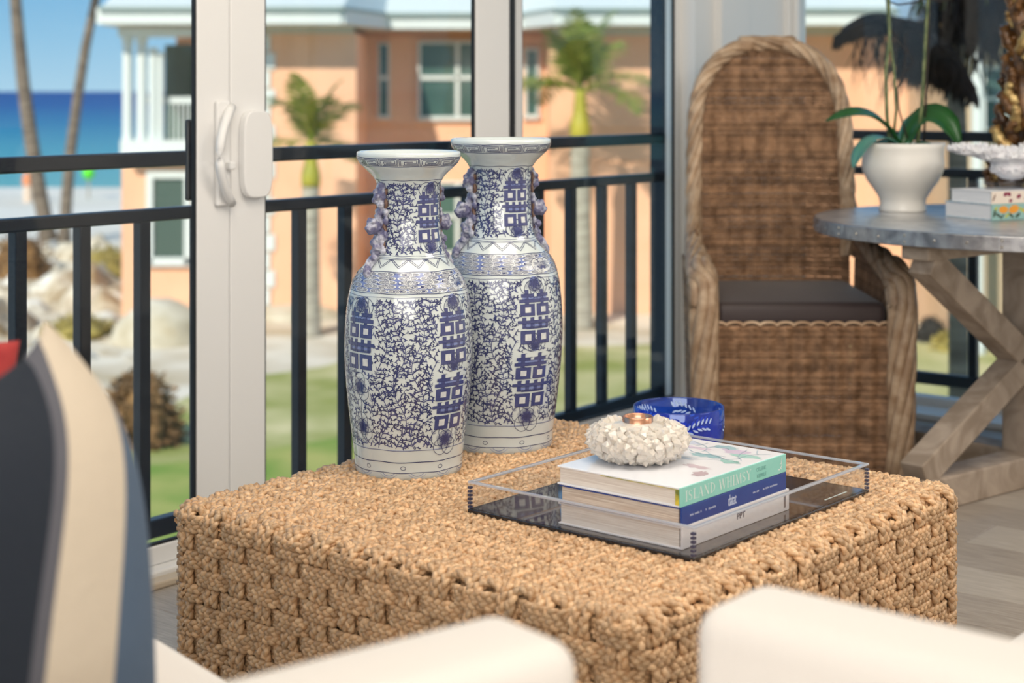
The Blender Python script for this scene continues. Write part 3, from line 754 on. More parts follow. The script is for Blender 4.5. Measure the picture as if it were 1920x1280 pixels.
# closed rings round the four sides, in pairs
def ring_path(off, ph, z, n=1400):
    per = 4 * (2 * TA - 2 * RC) + 2 * PI * RC
    s = np.linspace(0, per, n); P = np.zeros((n, 3)); N = np.zeros((n, 3))
    Ls = 2 * TA - 2 * RC; q = Ls + PI * RC / 2
    for i, si in enumerate(s):
        k = min(3, int(si // q)); u = si - k * q
        if u < Ls: px, py, nx, ny = -TA + RC + u, -TB, 0, -1
        else:
            a = (u - Ls) / RC; px, py, nx, ny = TA - RC + RC * math.sin(a), -TB + RC - RC * math.cos(a), math.sin(a), -math.cos(a)
        ca, sa = math.cos(k * PI / 2), math.sin(k * PI / 2)
        P[i] = (px * ca - py * sa, px * sa + py * ca, z); N[i] = (nx * ca - ny * sa, nx * sa + ny * ca, 0)
    return s, per, P, N
NWARP = 60
ROWP = .0302
NRP = 12
base_s, PER, P0, N0 = ring_path(0, 0, 0)
SPC = PER / NWARP
for r_ in range(NRP):
    dep = np.clip(np.cos(PI * (base_s / SPC + r_)) * 1.5 + .45, -1, 1)
    for k in range(2):
        z = TZ - .019 - r_ * ROWP - k * ROWP * .5 + NR.uniform(-.001, .001)
        P = P0.copy(); P[:, 2] = z + .0018 * np.sin(base_s * 9 + r_ * 2 + k) + (1 if k else -1) * .0016 * (dep < 0)
        P = P + N0 * (HW * dep - .0100)[:, None]
        me = braid('braided_rope', P, N0, keep=(dep > -.75).astype(float))
        link('braided_rope', me, M_grass, ctab)
# uprights in pairs, folding over the top edge
def warp_side(s_c, w_, k):
    i = int(np.argmin(np.abs(base_s - s_c))); p = P0[i]; nrm = N0[i]; tg = np.cross([0, 0, 1], nrm)
    zs = np.concatenate([np.linspace(.006, TZ - .026, 90)])
    rr_ = (TZ - .019 - zs - ROWP * .25) / ROWP
    dep = -np.cos(PI * (rr_)) * (-1) ** (w_)
    dep = np.clip(dep * 1.5, -1, 1)
    top = (w_ % 2 == 1)
    P = []; N = []; K = []
    sd = (k - .5) * .0172
    for z, d_ in zip(zs, dep):
        P.append(p + tg * (sd * (1.0 if d_ > 0 else .8)) + nrm * (HW * d_ - .0095) + np.array([0, 0, z])); N.append(nrm); K.append(d_ > -.7)
    e0 = dep[-1]
    for a in np.linspace(.15, PI / 2, 10):
        R_ = .024
        q = p + tg * sd + nrm * (-.0085 + HW - R_ + R_ * math.cos(a)) + np.array([0, 0, TZ - .026 + R_ * math.sin(a)])
        P.append(q); N.append(nrm * math.cos(a) + np.array([0, 0, math.sin(a)])); K.append(top)
    for d_ in (.012, .024, .034):
        P.append(P[-1] - nrm * .012 - np.array([0, 0, .002])); N.append(np.array([0, 0, 1.0])); K.append(top)
    return braid('braided_rope', P, N, keep=np.array(K, float))
rear = []
q4 = PER / 4
for w_ in range(NWARP):
    s_c = w_ * SPC
    for k in range(2):
        me = warp_side(s_c, w_, k)
        if me is None: continue
        front = s_c < 2 * q4 + .02 or s_c > PER - .02
        if front: link('braided_rope', me, M_grass, ctab)
        else: rear.append(me)
bm = bmesh.new()
for me in rear: bm.from_mesh(me)
me = bpy.data.meshes.new('rear_weave'); bm.to_mesh(me); bm.free()
o = link('rear_weave', me, M_grass, ctab); o['kind'] = 'stuff'
# the top: wefts along y in pairs under and over crossing ropes along x
NTW = 20; NTR = 32
tsp = (2 * TA - .05) / NTW
tw = (2 * TA - .034) / NTR
xs = np.linspace(-TB + .006, TB - .006, 260)
def edge_drop(u, lim):
    e_ = np.clip(np.abs(u) - (lim - .045), 0, None); return -.016 * (e_ / .033) ** 2
for r_ in range(NTR):
    dep = np.clip(np.cos(PI * (xs / tsp + r_)) * 1.5 + .4, -1, 1)
    for k in range(2):
        x = -TA + .017 + (r_ + .26 + .5 * k) * tw
        P = np.stack([np.full_like(xs, x) + .0016 * np.sin(xs * 14 + r_) + NR.uniform(-.0008, .0008), xs, TZ - .0105 + HW * dep + edge_drop(xs, TB) + (edge_drop(np.full_like(xs, x), TA))], 1)
        N = np.tile([0, 0, 1.0], (len(xs), 1))
        link('braided_rope', braid('braided_rope', P, N, keep=(dep > -.7).astype(float)), M_grass, ctab)
for w_ in range(NTW + 1):
    yc = -NTW / 2 * tsp + w_ * tsp
    dep = -np.cos(PI * (w_ - NTW / 2) + PI * ((xs + TA - .017) / tw - .5)); dep = np.clip(dep * 1.5, -1, 1)
    for k in range(2):
        P = np.stack([xs, np.full_like(xs, yc + (k - .5) * .0165), TZ - .0105 + HW * dep + edge_drop(xs, TA)], 1)
        N = np.tile([0, 0, 1.0], (len(xs), 1))
        me = braid('braided_rope', P, N, keep=(dep > -.35).astype(float))
        link('braided_rope', me, M_grass, ctab)

# ------------------------------------------------------------------ blue and white vases
PX = 1.0326e-3
prof = [(885, 88), (882, 96), (877, 99), (868, 101.5), (858, 101), (845, 102), (800, 107.5), (760, 112.5), (720, 116.5), (690, 118.6), (660, 119.8), (630, 119.6), (600, 118.2), (580, 116.6), (560, 114.2), (540, 110), (524, 104.5),
        (510, 96.5), (500, 88), (490, 78.5), (480, 71.5), (470, 67), (455, 63), (432, 60), (405, 58.6), (375, 58.2), (350, 59), (339, 61), (331, 65.5), (321, 75), (311, 86.5), (301, 95), (293, 97.8), (288, 98.3), (284.5, 97)]
VZ = np.array([(885 - y) * PX for y, _ in prof]); VR = np.array([r_ * PX for _, r_ in prof])
def catmull(z, Z, Rr):
    return np.interp(z, Z, Rr)
# smooth the profile
zz = np.linspace(VZ[0], VZ[-1], 400); rr0 = np.interp(zz, VZ, VR)
ker = np.hanning(15); ker /= ker.sum(); pad = np.pad(rr0, 7, mode='reflect', reflect_type='odd'); rr1 = np.convolve(pad, ker, 'valid')
drdz = np.gradient(rr1, zz)
def vq(q): return (8 + q * 588) * PX          # height fraction over the picture measure
def surf(th, z, off):
    th = np.asarray(th, float); z = np.asarray(z, float)
    r_ = np.interp(z, zz, rr1); g = np.interp(z, zz, drdz); k = 1 / np.sqrt(1 + g * g)
    ro = r_ + off * k
    return np.stack([ro * np.sin(th), -ro * np.cos(th), z - off * g * k], -1)
def rad(z): return float(np.interp(z, zz, rr1))
INK = (.042, .050, .140); MID = (.070, .081, .205); WASH = (.20, .25, .47); PALE = (.40, .46, .60); WHT = (.70, .72, .69)
pat = NM()
def stroke(th, z, w, col=INK, layer=2):
    """a brushed line on the glaze: th, z arrays, w width(s) in metres"""
    th = np.asarray(th, float); z = np.asarray(z, float); n_ = len(th)
    r_ = np.interp(z, zz, rr1); x = th * r_
    dx = np.gradient(th) * r_; dz = np.gradient(z) * np.sqrt(1 + np.interp(z, zz, drdz) ** 2)
    l_ = np.sqrt(dx * dx + dz * dz) + 1e-9; w = np.broadcast_to(np.asarray(w, float), (n_,)) / 2
    nx, nz_ = -dz / l_ * w, dx / l_ * w
    off = .00022 * layer
    a = surf(th + nx / r_, z + nz_, off); b_ = surf(th - nx / r_, z - nz_, off)
    V = np.stack([a, b_], 1).reshape(-1, 3); i = np.arange(n_ - 1) * 2
    pat.add(V, np.stack([i + 1, i + 3, i + 2, i], 1), col)
def patch(th0, th1, z0, z1, col=MID, layer=1, skew=0, nx=8, nz=3):
    a = np.linspace(0, 1, nx + 1)[None, :]; c = np.linspace(0, 1, nz + 1)[:, None]
    zc_ = z0 + (z1 - z0) * c + 0 * a; th = th0 + (th1 - th0) * a + 0 * c + skew * (zc_ - z0)
    V = surf(th, zc_, .00022 * layer).reshape(-1, 3)
    i = (np.arange(nz)[:, None] * (nx + 1) + np.arange(nx)[None, :]).ravel()
    pat.add(V, np.stack([i, i + 1, i + nx + 2, i + nx + 1], 1), col)
def disc(thc, zc, a, b, col, layer, n_=18):
    t_ = np.linspace(0, 2 * PI, n_ + 1)[:-1]; r_ = rad(zc); g = math.sqrt(1 + float(np.interp(zc, zz, drdz)) ** 2)
    V = [surf(thc, zc, .00022 * layer)]; 
    for f in (.5, 1.0): V += list(surf(thc + a * f * np.cos(t_) / r_, zc + b * f * np.sin(t_) / g, .00022 * layer))
    F = []
    for i in range(n_):
        j = (i + 1) % n_; F += [(0, 1 + i, 1 + j, 1 + j), (1 + i, 1 + n_ + i, 1 + n_ + j, 1 + j)]
    # degenerate quads are avoided by splitting the fan in pairs
    F = [f for f in F if f[2] != f[3]] + [(0, 1 + i, 1 + (i + 1) % n_, 1 + (i + 2) % n_) for i in range(0, n_, 2)]
    pat.add(np.array(V), np.array(F), col)
full = np.linspace(-PI, PI, 161)
def hline(q, w=.0012, col=INK, wob=.0): stroke(full, np.full(161, vq(q)) + wob * np.sin(full * 9), w, col, 2)
boxes = []                                      # areas kept free of tendrils: theta0, theta1, q0, q1
def glyph(thc, q0, q1, wid, lean=0):
    """double joy character built from brushed bars and framed boxes"""
    z0, z1 = vq(q0), vq(q1); hh = z1 - z0; r_ = rad((z0 + z1) / 2); W_ = wid / r_
    def bar(x0, x1, y0, y1, col=MID, layer=3):
        patch(thc + (x0 - .5) * W_, thc + (x1 - .5) * W_, z0 + y0 * hh, z0 + y1 * hh, col, layer, lean)
        if layer == 3:
            for y in (y0, y1): 
                t_ = np.linspace(x0, x1, 6); stroke(thc + (t_ - .5) * W_ + lean * y * hh, np.full(6, z0 + y * hh), .0007, INK, 4)
    sk = lean
    for c0 in (.0, .5):
        m0 = c0 + .06
        bar(c0 + .17, c0 + .29, .74, .985); bar(m0 - .0, c0 + .46, .86, .915)
    bar(.0, 1.0, .765, .82); bar(.1, .9, .82, .862, WASH)
    for c0 in (.03, .53):
        bar(c0, c0 + .44, .53, .735); patch_w = (c0 + .14, c0 + .31, .585, .68)
        bar(*patch_w, col=WHT, layer=5)
        bar(c0, c0 + .44, .03, .265); bar(c0 + .13, c0 + .31, .09, .205, col=WHT, layer=5)
    bar(-.05, 1.05, .395, .445)
    for x in (.08, .32, .58, .82): bar(x, x + .12, .31, .50)
    bar(.2, .9, .30, .325); bar(.1, .9, .335, .385, WASH)
    boxes.append((thc - .55 * W_, thc + .55 * W_, q0 - .005, q1 + .005))
def petal(thc, zc, a0, ln, wd, col=INK, hatch=6):
    r_ = rad(zc); t_ = np.linspace(0, PI, 13)
    u = ln * (1 - np.cos(t_)) / 2; v = wd * np.sin(t_) ** .8
    for sgn in (-1, 1):
        x = u * math.cos(a0) - sgn * v * math.sin(a0); y = u * math.sin(a0) + sgn * v * math.cos(a0)
        stroke(thc + x / r_, zc + y, .0011, col, 3)
    for k in range(hatch):
        f = (k + .5) / hatch * 2 - 1; l0, l1 = ln * .12, ln * (.72 - .3 * abs(f))
        u2 = np.array([l0, (l0 + l1) / 2, l1]); v2 = f * wd * np.array([.25, .5, .62])
        stroke(thc + (u2 * math.cos(a0) - v2 * math.sin(a0)) / r_, zc + u2 * math.sin(a0) + v2 * math.cos(a0), [.0012, .0009, .0004], MID, 3)
def flower(thc, q, size, half=0, reserve=True):
    z = vq(q); r_ = rad(z)
    disc(thc, z, size * .30, size * .26, WASH, 2, 16)
    angs = [PI / 2 + k * 2 * PI / 5 for k in range(5)] if half == 0 else ([-PI / 2 + d for d in (-.95, -.35, .35, .95)] if half < 0 else [PI / 2 + d for d in (-.95, -.35, .35, .95)])
    for a in angs: petal(thc, z, a, size * .92, size * .46, INK, 9)
    for a in angs: petal(thc, z, a + .6, size * .52, size * .26, INK, 4)
    t_ = np.linspace(0, 2 * PI, 17)
    for f in (.12, .22): stroke(thc + size * f * np.cos(t_) / r_, z + size * f * .8 * np.sin(t_), .0009, INK, 4)
    qz = size / (588 * PX)
    if reserve: boxes.append((thc - size * .8 / r_, thc + size * .8 / r_, q - qz * (.8 if half <= 0 else .1), q + qz * (.8 if half >= 0 else .1)))
D2 = math.radians
for a, kind in ((-49, 1), (45, 2), (135, 1), (-139, 2)):
    t_ = D2(a)
    if kind == 1:
        flower(t_, .548, .036, -1); glyph(t_, .335, .53, .070)
        flower(t_, .285, .030); flower(t_, .160, .030)
        boxes.append((t_ - .03, t_ + .03, .19, .25))
        stroke(np.full(8, t_) + .02 * np.sin(np.linspace(0, 6, 8)), np.linspace(vq(.25), vq(.185), 8), .0015, INK, 3)
    else:
        flower(t_, .556, .036, -1); glyph(t_, .352, .532, .072)
        flower(t_ - .02, .346, .030, 1); glyph(t_ - .07, .150, .330, .072, .35)
        flower(t_ - .12, .122, .034)
for a in (42, -138):
    flower(D2(a), .905, .030, -1); glyph(D2(a), .722, .888, .056); flower(D2(a), .705, .030, 1)
def blocked(th, z):
    q = (z / PX - 8) / 588
    for t0, t1, q0, q1 in boxes:
        d_ = (th - (t0 + t1) / 2 + PI) % (2 * PI) - PI
        if abs(d_) < (t1 - t0) / 2 and q0 < q < q1: return True
    return False
def leaflet(th, z, a, ln, wd, col):
    r_ = rad(z); u = np.array([0, .35, .7, 1.0]) * ln
    stroke(th + u * math.cos(a) / r_, z + u * math.sin(a), np.array([.2, 1, .7, .1]) * wd, col, 2)
def tendril(th, z, a, ln, turn, q0, q1):
    """hooked side shoot with a forked tip; dropped where it would run into a figure"""
    r_ = rad(z); x = 0; y = 0; X = [0]; Y = [0]; A = [a]
    for k in range(7):
        a += turn / 7; x += ln / 7 * math.cos(a); y += ln / 7 * math.sin(a); X.append(x); Y.append(y); A.append(a)
    X = np.array(X); Y = np.array(Y); T_ = th + X / r_; Z_v = z + Y
    if Z_v.max() > vq(q1) - .002 or Z_v.min() < vq(q0) + .002: return
    if blocked(T_[-1], Z_v[-1]) or blocked(T_[4], Z_v[4]) or blocked(T_[0], Z_v[0]): return
    col = INK if NR.rand() < .7 else MID
    stroke(T_, Z_v, np.interp(np.arange(8), [0, 3, 7], [.0012, .0026, .0018]), col, 2); mark(T_, Z_v)
    for da in (-.9, 0.15, 1.1):
        leaflet(T_[-1], Z_v[-1], a + da, .0062, .0027, col)
    leaflet(T_[4], Z_v[4], A[4] - math.copysign(1.0, turn), .0058, .0024, col)
def vines(q0, q1, n_stem, amp, wave, pitch, ln, hpair=True):
    for j in range(n_stem):
        ph = NR.uniform(0, 2 * PI); c0 = -PI + 2 * PI * (j + .5) / n_stem
        z = np.linspace(vq(q0) + .003, vq(q1) - .003, 90)
        rm = np.interp(z, zz, rr1)
        th = c0 + amp / rm * np.sin(2 * PI * z / wave + ph)
        ok = np.array([not blocked(a, b) for a, b in zip(th, z)])
        i = 0
        while i < 90:
            if ok[i]:
                k = i
                while k < 90 and ok[k]: k += 1
                if k - i > 4: stroke(th[i:k], z[i:k], .0015, MID, 2); mark(th[i:k], z[i:k])
                i = k
            else: i += 1
        s = 0; side = 1; zc = z[0]
        n_h = int((z[-1] - z[0]) / pitch)
        for h in range(n_h):
            zc = z[0] + (h + NR.uniform(.2, .8)) * (z[-1] - z[0]) / n_h; t0 = np.interp(zc, z, th); sl = np.interp(zc, z, np.gradient(th * rm, z))
            base_a = math.atan2(1, sl)
            for side in (1, -1):
                if NR.rand() < .05: continue
                tendril(t0, zc, base_a - side * NR.uniform(.55, .95), ln * NR.uniform(.75, 1.15), side * NR.uniform(-1.3, -.6) * (1 if NR.rand() < .8 else -1), q0, q1)
                # small fern comb right on the stem
                for u_ in (.0, .0035):
                    leaflet(t0, min(zc + u_, vq(q1) - .006), base_a - side * 1.0, .0070, .0014, MID) if not blocked(t0, zc) else None
occ = {}
def occ_key(th, z): return (int(((th + PI) % (2 * PI)) * .115 / .0033), int(z / .0033))
def mark(T_, Z_v):
    for a, b in zip(np.atleast_1d(T_), np.atleast_1d(Z_v)): occ[occ_key(a, b)] = 1
def filler(q0, q1, tries, ln):
    for _ in range(tries):
        th = NR.uniform(-PI, PI); z = NR.uniform(vq(q0) + .004, vq(q1) - .005)
        if blocked(th, z): continue
        k = occ_key(th, z)
        if any((k[0] + a, k[1] + b) in occ for a in (-1, 0, 1) for b in (-1, 0, 1)): continue
        a0 = NR.choice([0.3, PI - .3]) + NR.uniform(-.4, .4); r_ = rad(z); u = np.linspace(-1, 1, 7); tn = NR.choice([-1, 1]) * .0016
        x = u * ln / 2; y = tn * np.sin(u * 2.6)
        X = x * math.cos(a0) - y * math.sin(a0); Y = x * math.sin(a0) + y * math.cos(a0)
        col = INK if NR.rand() < .7 else MID
        stroke(th + X / r_, z + Y, [.0007, .0017, .0025, .0026, .0022, .0016, .0008], col, 2); mark(th + X / r_, z + Y)
        for da in (-.8, .8): leaflet(th + X[-1] / r_, z + Y[-1], a0 + da, .0050, .0024, col)
        leaflet(th + X[2] / r_, z + Y[2], a0 + 1.1 * NR.choice([-1, 1]), .0048, .0022, col)
vines(.095, .563, 22, .012, .130, .0100, .0150)
filler(.095, .563, 9000, .010)
vines(.688, .918, 12, .006, .085, .0094, .0135)
filler(.688, .918, 3500, .009)
# bands and borders
for q, w_ in ((.093, .0009), (.565, .0008), (.576, .0012), (.640, .0012), (.6865, .0008), (.680, .0008), (.922, .0011), (.9665, .0010), (.9935, .0012), (.056, .0016), (.0235, .0013)): hline(q, w_, INK if w_ > .001 else MID, .0006)
patch(-PI, PI, vq(.093), vq(.095), PALE, 1, nx=120, nz=1)
# zigzag border
nzg = 14
for off in (0, .011):
    t_ = np.linspace(-PI, PI, nzg * 8 + 1); tri = np.abs(((t_ + PI) / (2 * PI) * nzg) % 1 - .5) * 2
    stroke(t_, vq(.650) + (vq(.674) - vq(.650)) * np.clip(tri * 1.0 + off * 22, 0, 1), .0011, INK, 2)
hline(.676, .0008, INK)
# ruyi clouds on the shoulder
qs = np.linspace(.578, .638, 60); zs_ = vq(qs); rs_ = np.interp(zs_, zz, rr1)
ls = np.concatenate([[0], np.cumsum(np.hypot(np.diff(zs_), np.diff(rs_)))]); LT = ls[-1]
def zl(l): return np.interp(l, ls, zs_)
patch(-PI, PI, vq(.579), vq(.637), WASH, 1, nx=160, nz=8)
for k in range(240):
    t0 = NR.uniform(-PI, PI); l0 = NR.uniform(.05, .95) * LT
    stroke(t0 + np.linspace(0, .05, 3), zl(np.full(3, l0)), .0022, MID, 2)
NROW = 5
def lens(thc, lc, a, b, col, layer, n_=20):
    t_ = np.linspace(0, 2 * PI, n_ + 1)[:-1]; r_ = rad(float(zl(lc)))
    x = a * np.sign(np.cos(t_)) * np.abs(np.cos(t_)) ** .8; y = b * np.sin(t_)
    V = [surf(thc, zl(lc), .00022 * layer)] + list(surf(thc + x / r_, zl(np.clip(lc + y, 0, LT)), .00022 * layer))
    pat.add(np.array(V), np.array([(0, 1 + i, 1 + (i + 1) % n_, 1 + (i + 2) % n_) for i in range(0, n_, 2)]), col)
for row in range(NROW):
    lc = (row + .5) * LT / NROW; r_ = rad(float(zl(lc))); nu = int(2 * PI * r_ / .040); hb = LT / NROW * .49
    for i in range(nu):
        tc_ = -PI + 2 * PI * (i + .5 * (row % 2) + NR.uniform(-.08, .08)) / nu
        lens(tc_, lc, .0196, hb, WHT, 3)
        t_ = np.linspace(0, 3.4 * PI, 30); rr_ = .0009 + hb * .80 * t_ / t_[-1]
        stroke(tc_ + rr_ * 1.25 * np.cos(t_) / r_, zl(np.clip(lc + rr_ * np.sin(t_), 0, LT)), .0008, INK, 4)
        for sg in (-1, 1):
            for k in range(1, 5):
                x0 = .0048 + k * .0027; hk = hb * (1.0 - .13 * k); u = np.linspace(-1.1, 1.1, 9)
                stroke(tc_ + sg * (x0 + .0028 * (np.cos(u) - 1) * 1.6) / r_, zl(np.clip(lc + hk * np.sin(u), 0, LT)), .0008, INK, 4)
for a in (-92, 60, 150, -20):
    t_ = D2(a); zc = float(zl(LT * .42)); 
    if a in (60, -92, 150):
        lens(t_, LT * .42, .026, LT * .36, WHT, 5)
        r_ = rad(zc)
        for da in np.linspace(-1.2, 1.2, 13):
            u = np.linspace(.2, 1, 4); stroke(t_ + u * .018 * math.sin(da) / r_, zl(np.clip(LT * .15 + u * LT * .5 * math.cos(da), 0, LT)), [.0012, .001, .0007, .0004], MID, 6)
        for dx in (-.016, 0, .016): 
            u = np.linspace(0, PI, 11); stroke(t_ + (dx + .009 * np.cos(u)) / r_, zl(np.clip(LT * (.52 + .22 * np.sin(u)), 0, LT)), .0010, INK, 6)
# key fret round the lip
nk = 15; kz0, kz1 = vq(.969), vq(.990)
for i in range(nk):
    t0 = -PI + 2 * PI * i / nk; wk = 2 * PI / nk
    for pth in ([(.06, 0), (.06, 1), (.94, 1), (.94, .22), (.30, .22), (.30, .62), (.70, .62)], [(.13, 0), (.13, .84), (.86, .84), (.86, .38), (.40, .38)], [(.99, 1), (.99, .06), (.2, .06)]):
        for (x0, y0), (x1, y1) in zip(pth, pth[1:]):
            n_ = 5 if x0 != x1 else 3
            stroke(t0 + wk * np.linspace(x0, x1, n_), kz0 + (kz1 - kz0) * np.linspace(y0, y1, n_), .0011, INK, 2)
# foot: leaf scallops and small drops
for i in range(12):
    t0 = -PI + 2 * PI * (i + .3) / 12; u = np.linspace(-1, 1, 9)
    stroke(t0 + .16 * u, vq(.006) + .0055 * np.cos(u * PI / 2) * 0 + .008 * (u * u), .0011, PALE, 2)
    stroke(t0 + .11 * u, vq(.013) + .005 * (u * u), .0010, WASH, 2)
for i in range(9):
    t0 = -PI + .25 + 2 * PI * i / 9; u = np.linspace(0, 2 * PI, 11)
    stroke(t0 + .0045 * np.cos(u) / .1, vq(.038) + .0035 * np.sin(u), .0010, INK, 2)

M_glaze = mat('porcelain_glaze', S(210, 218, 217), .10, col2=S(198, 207, 207), scale=6, spec=.55, coat=.5)
M_ink = mat('cobalt_underglaze', (1, 1, 1), .12, attr='tone', spec=.5, coat=.4, col2=(.78, .80, .88), scale=90)
M_handle = mat('glazed_handle', S(188, 190, 202), .2, col2=S(104, 104, 136), scale=50, coat=.3, lo=.36, hi=.52, bump=.3, bscale=120)
M_brown = mat('iron_brown_rim', S(110, 84, 72), .35)
bodyprof = [(0, .004)] + [(float(a), float(b_)) for a, b_ in zip(rr1, zz)][::3]
rt_, zt_v = rr1[-1], zz[-1]
bodyprof += [(rt_ - .003, zt_v + .0018), (rt_ - .008, zt_v + .0006), (rt_ - .020, zt_v - .010), (rt_ - .036, zt_v - .032), (rt_ - .043, zt_v - .07), (rt_ - .043, zt_v - .2), (0, zt_v - .22)]
pm = pat.mesh('painted_pattern')
def handle_mesh(seed):
    """a clambering lion-dragon in relief: spine with curled mane, head, paws and tail"""
    bm = bmesh.new(); rr_ = random.Random(seed)
    def bl(q, out, side, rx, ry, rz, tilt=0):
        z = vq(q); p = surf(0, z, out); m_ = Matrix.Translation(Vector(p) + Vector((side, 0, 0))) @ Matrix.Rotation(tilt, 4, 'Y') @ Matrix.Diagonal((rx, ry, rz, 1))
        bmesh.ops.create_icosphere(bm, subdivisions=2, radius=1, matrix=m_)
    for k in range(30):
        f = k / 29; q = .900 - .27 * f
        bl(q, .004 + .003 * math.sin(f * 22), .005 * math.sin(f * 13), .0115 - .003 * f + .0025 * math.sin(f * 31), .008, .011)
    bl(.775, .020, 0, .0135, .017, .0155); bl(.768, .031, .002, .009, .010, .009); bl(.79, .026, -.006, .006, .007, .007); bl(.79, .026, .007, .006, .007, .007)
    bl(.755, .027, .0, .0085, .008, .005)
    for q, o_, s_ in ((.885, .012, -.004), (.872, .016, .004), (.858, .013, -.006), (.845, .010, .006), (.735, .010, .007), (.722, .014, -.003), (.708, .011, .004), (.69, .008, -.005), (.672, .010, .003), (.655, .008, -.002)):
        bl(q, o_, s_, .008, .0085, .0075)
    for q in (.82, .80, .74, .70):
        for sd in (-.014, .014): bl(q + rr_.uniform(-.008, .008), .003, sd, .007, .005, .010, rr_.uniform(-.6, .6))
    me = bpy.data.meshes.new('dragon_handle'); bm.to_mesh(me); bm.free(); return me
hme = handle_mesh(3)
def make_vase(label, loc, rz, sc):
    t = thing('porcelain_vase', label, 'vase', loc, rz, 'pair of blue and white vases')
    t.scale = (sc, sc, sc)
    MB().lathe(bodyprof, 128).obj('body', M_glaze, t, smooth=True)
    o = link('painted_pattern', pm, M_ink, t); o['kind'] = 'stuff'
    for a in (-54, 124):
        h = link('dragon_handle', hme, M_handle, t, rz=D2(a))
        md = h.modifiers.new('r', 'REMESH'); md.mode = 'VOXEL'; md.voxel_size = .0016
        md = h.modifiers.new('s', 'SMOOTH'); md.iterations = 3
        md = h.modifiers.new('d', 'DISPLACE'); tx = bpy.data.textures.get('crinkle') or bpy.data.textures.new('crinkle', 'CLOUDS'); tx.noise_scale = .009; md.texture = tx; md.strength = .005; md.texture_coords = 'LOCAL'
        e_ = []
        for sd in (1, -1):
            P = [tuple(np.array(surf(0, vq(.895 - .185 * k / 14), .0030)) + np.array([sd * (.012 + .004 * math.sin(k * 1.9 + sd)), 0, 0])) for k in range(15)]
            MB().tube(P, [.0032 + .0012 * math.sin(k * 2.3) for k in range(15)], 7).obj('brown_edge', M_brown, h, smooth=True)
    return t
make_vase('nearer blue and white porcelain vase with dragon handles, left of the pair', (-.200, 3.166, TZ - .0075), .063, 1.0)
make_vase('rear blue and white porcelain vase, partly hidden behind the nearer vase', (-.023, 3.385, TZ - .0075), -.19, 1.030)

# ------------------------------------------------------------------ acrylic tray
def clear(name, tint, body=None, share=0, f0=.03, gain=.6, gcol=(1, 1, 1)):
    """clear sheet: lets light straight through, mirrors the room at grazing angles"""
    m = bpy.data.materials.new(name); m.use_nodes = True
    n = m.node_tree.nodes; L = m.node_tree.links; n.clear()
    t = n.new('ShaderNodeBsdfTransparent'); t.inputs[0].default_value = (*tint, 1)
    g = n.new('ShaderNodeBsdfGlossy'); g.inputs['Roughness'].default_value = .02; g.inputs[0].default_value = (*gcol, 1)
    lw_ = n.new('ShaderNodeLayerWeight'); lw_.inputs[0].default_value = .5
    pw = n.new('ShaderNodeMath'); pw.operation = 'POWER'; pw.inputs[1].default_value = 4
    f = n.new('ShaderNodeMath'); f.operation = 'MULTIPLY_ADD'; f.inputs[1].default_value = gain; f.inputs[2].default_value = f0
    L.new(lw_.outputs['Facing'], pw.inputs[0]); L.new(pw.outputs[0], f.inputs[0])
    src = t.outputs[0]
    if body:
        d_ = n.new('ShaderNodeBsdfDiffuse'); d_.inputs[0].default_value = (*body, 1); tl = n.new('ShaderNodeBsdfTranslucent'); tl.inputs[0].default_value = (*body, 1)
        m1 = n.new('ShaderNodeMixShader'); L.new(d_.outputs[0], m1.inputs[1]); L.new(tl.outputs[0], m1.inputs[2])
        m2 = n.new('ShaderNodeMixShader'); m2.inputs[0].default_value = share; L.new(src, m2.inputs[1]); L.new(m1.outputs[0], m2.inputs[2]); src = m2.outputs[0]
    x = n.new('ShaderNodeMixShader'); o = n.new('ShaderNodeOutputMaterial')
    L.new(f.outputs[0], x.inputs[0]); L.new(src, x.inputs[1]); L.new(g.outputs[0], x.inputs[2]); L.new(x.outputs[0], o.inputs[0])
    return m
M_acr = clear('clear_acrylic', (.965, .975, .99))
M_edge = clear('skylit_acrylic_edge', (.86, .90, .97), (.86, .90, .97), .55, .12, .8)  # pale body colour stands in for sky light refracted along the rim
M_black = mat('black_acrylic', (.012, .012, .016), .05, spec=.6, coat=.5)
tray = thing('serving_tray', 'clear acrylic tray with glossy black base holding the stacked books', 'tray', (.285, 2.893, TZ + .002), RZT)
ta, tb, th_ = .2335, .2845, .048
MB().box(-ta, ta, -tb, tb, 0, .007).obj('tray_base', M_black, tray, bevel=.0012)
def wallp(x0, x1, y0, y1):
    MB().box(x0, x1, y0, y1, .007, .007 + th_ - .004).obj('tray_wall', M_acr, tray)
    MB().box(x0, x1, y0, y1, .007 + th_ - .0038, .007 + th_).obj('polished_rim', M_edge, tray, bevel=.0008)
wt_ = .007
wallp(-ta, ta, -tb, -tb + wt_); wallp(-ta, ta, tb - wt_, tb); wallp(-ta, -ta + wt_, -tb + wt_ + .0005, tb - wt_ - .0005); wallp(ta - wt_, ta, -tb + wt_ + .0005, tb - wt_ - .0005)
for sx_, sy_ in ((-1, -1), (1, -1), (1, 1), (-1, 1)):
    mb = MB()
    for k in range(6):
        z0 = .009 + k * .0066; mb.box(sx_ * ta - .0002 - (.0062 if sx_ > 0 else -.0004), sx_ * ta + .0003 + (.0062 if sx_ < 0 else 0), sy_ * tb - (.0062 if sy_ > 0 else .0003), sy_ * tb + (.0062 if sy_ < 0 else .0003), z0, z0 + .0036)
    mb.obj('finger_joint', mat('joint_tint', S(60, 64, 92), .15, spec=.6), tray)

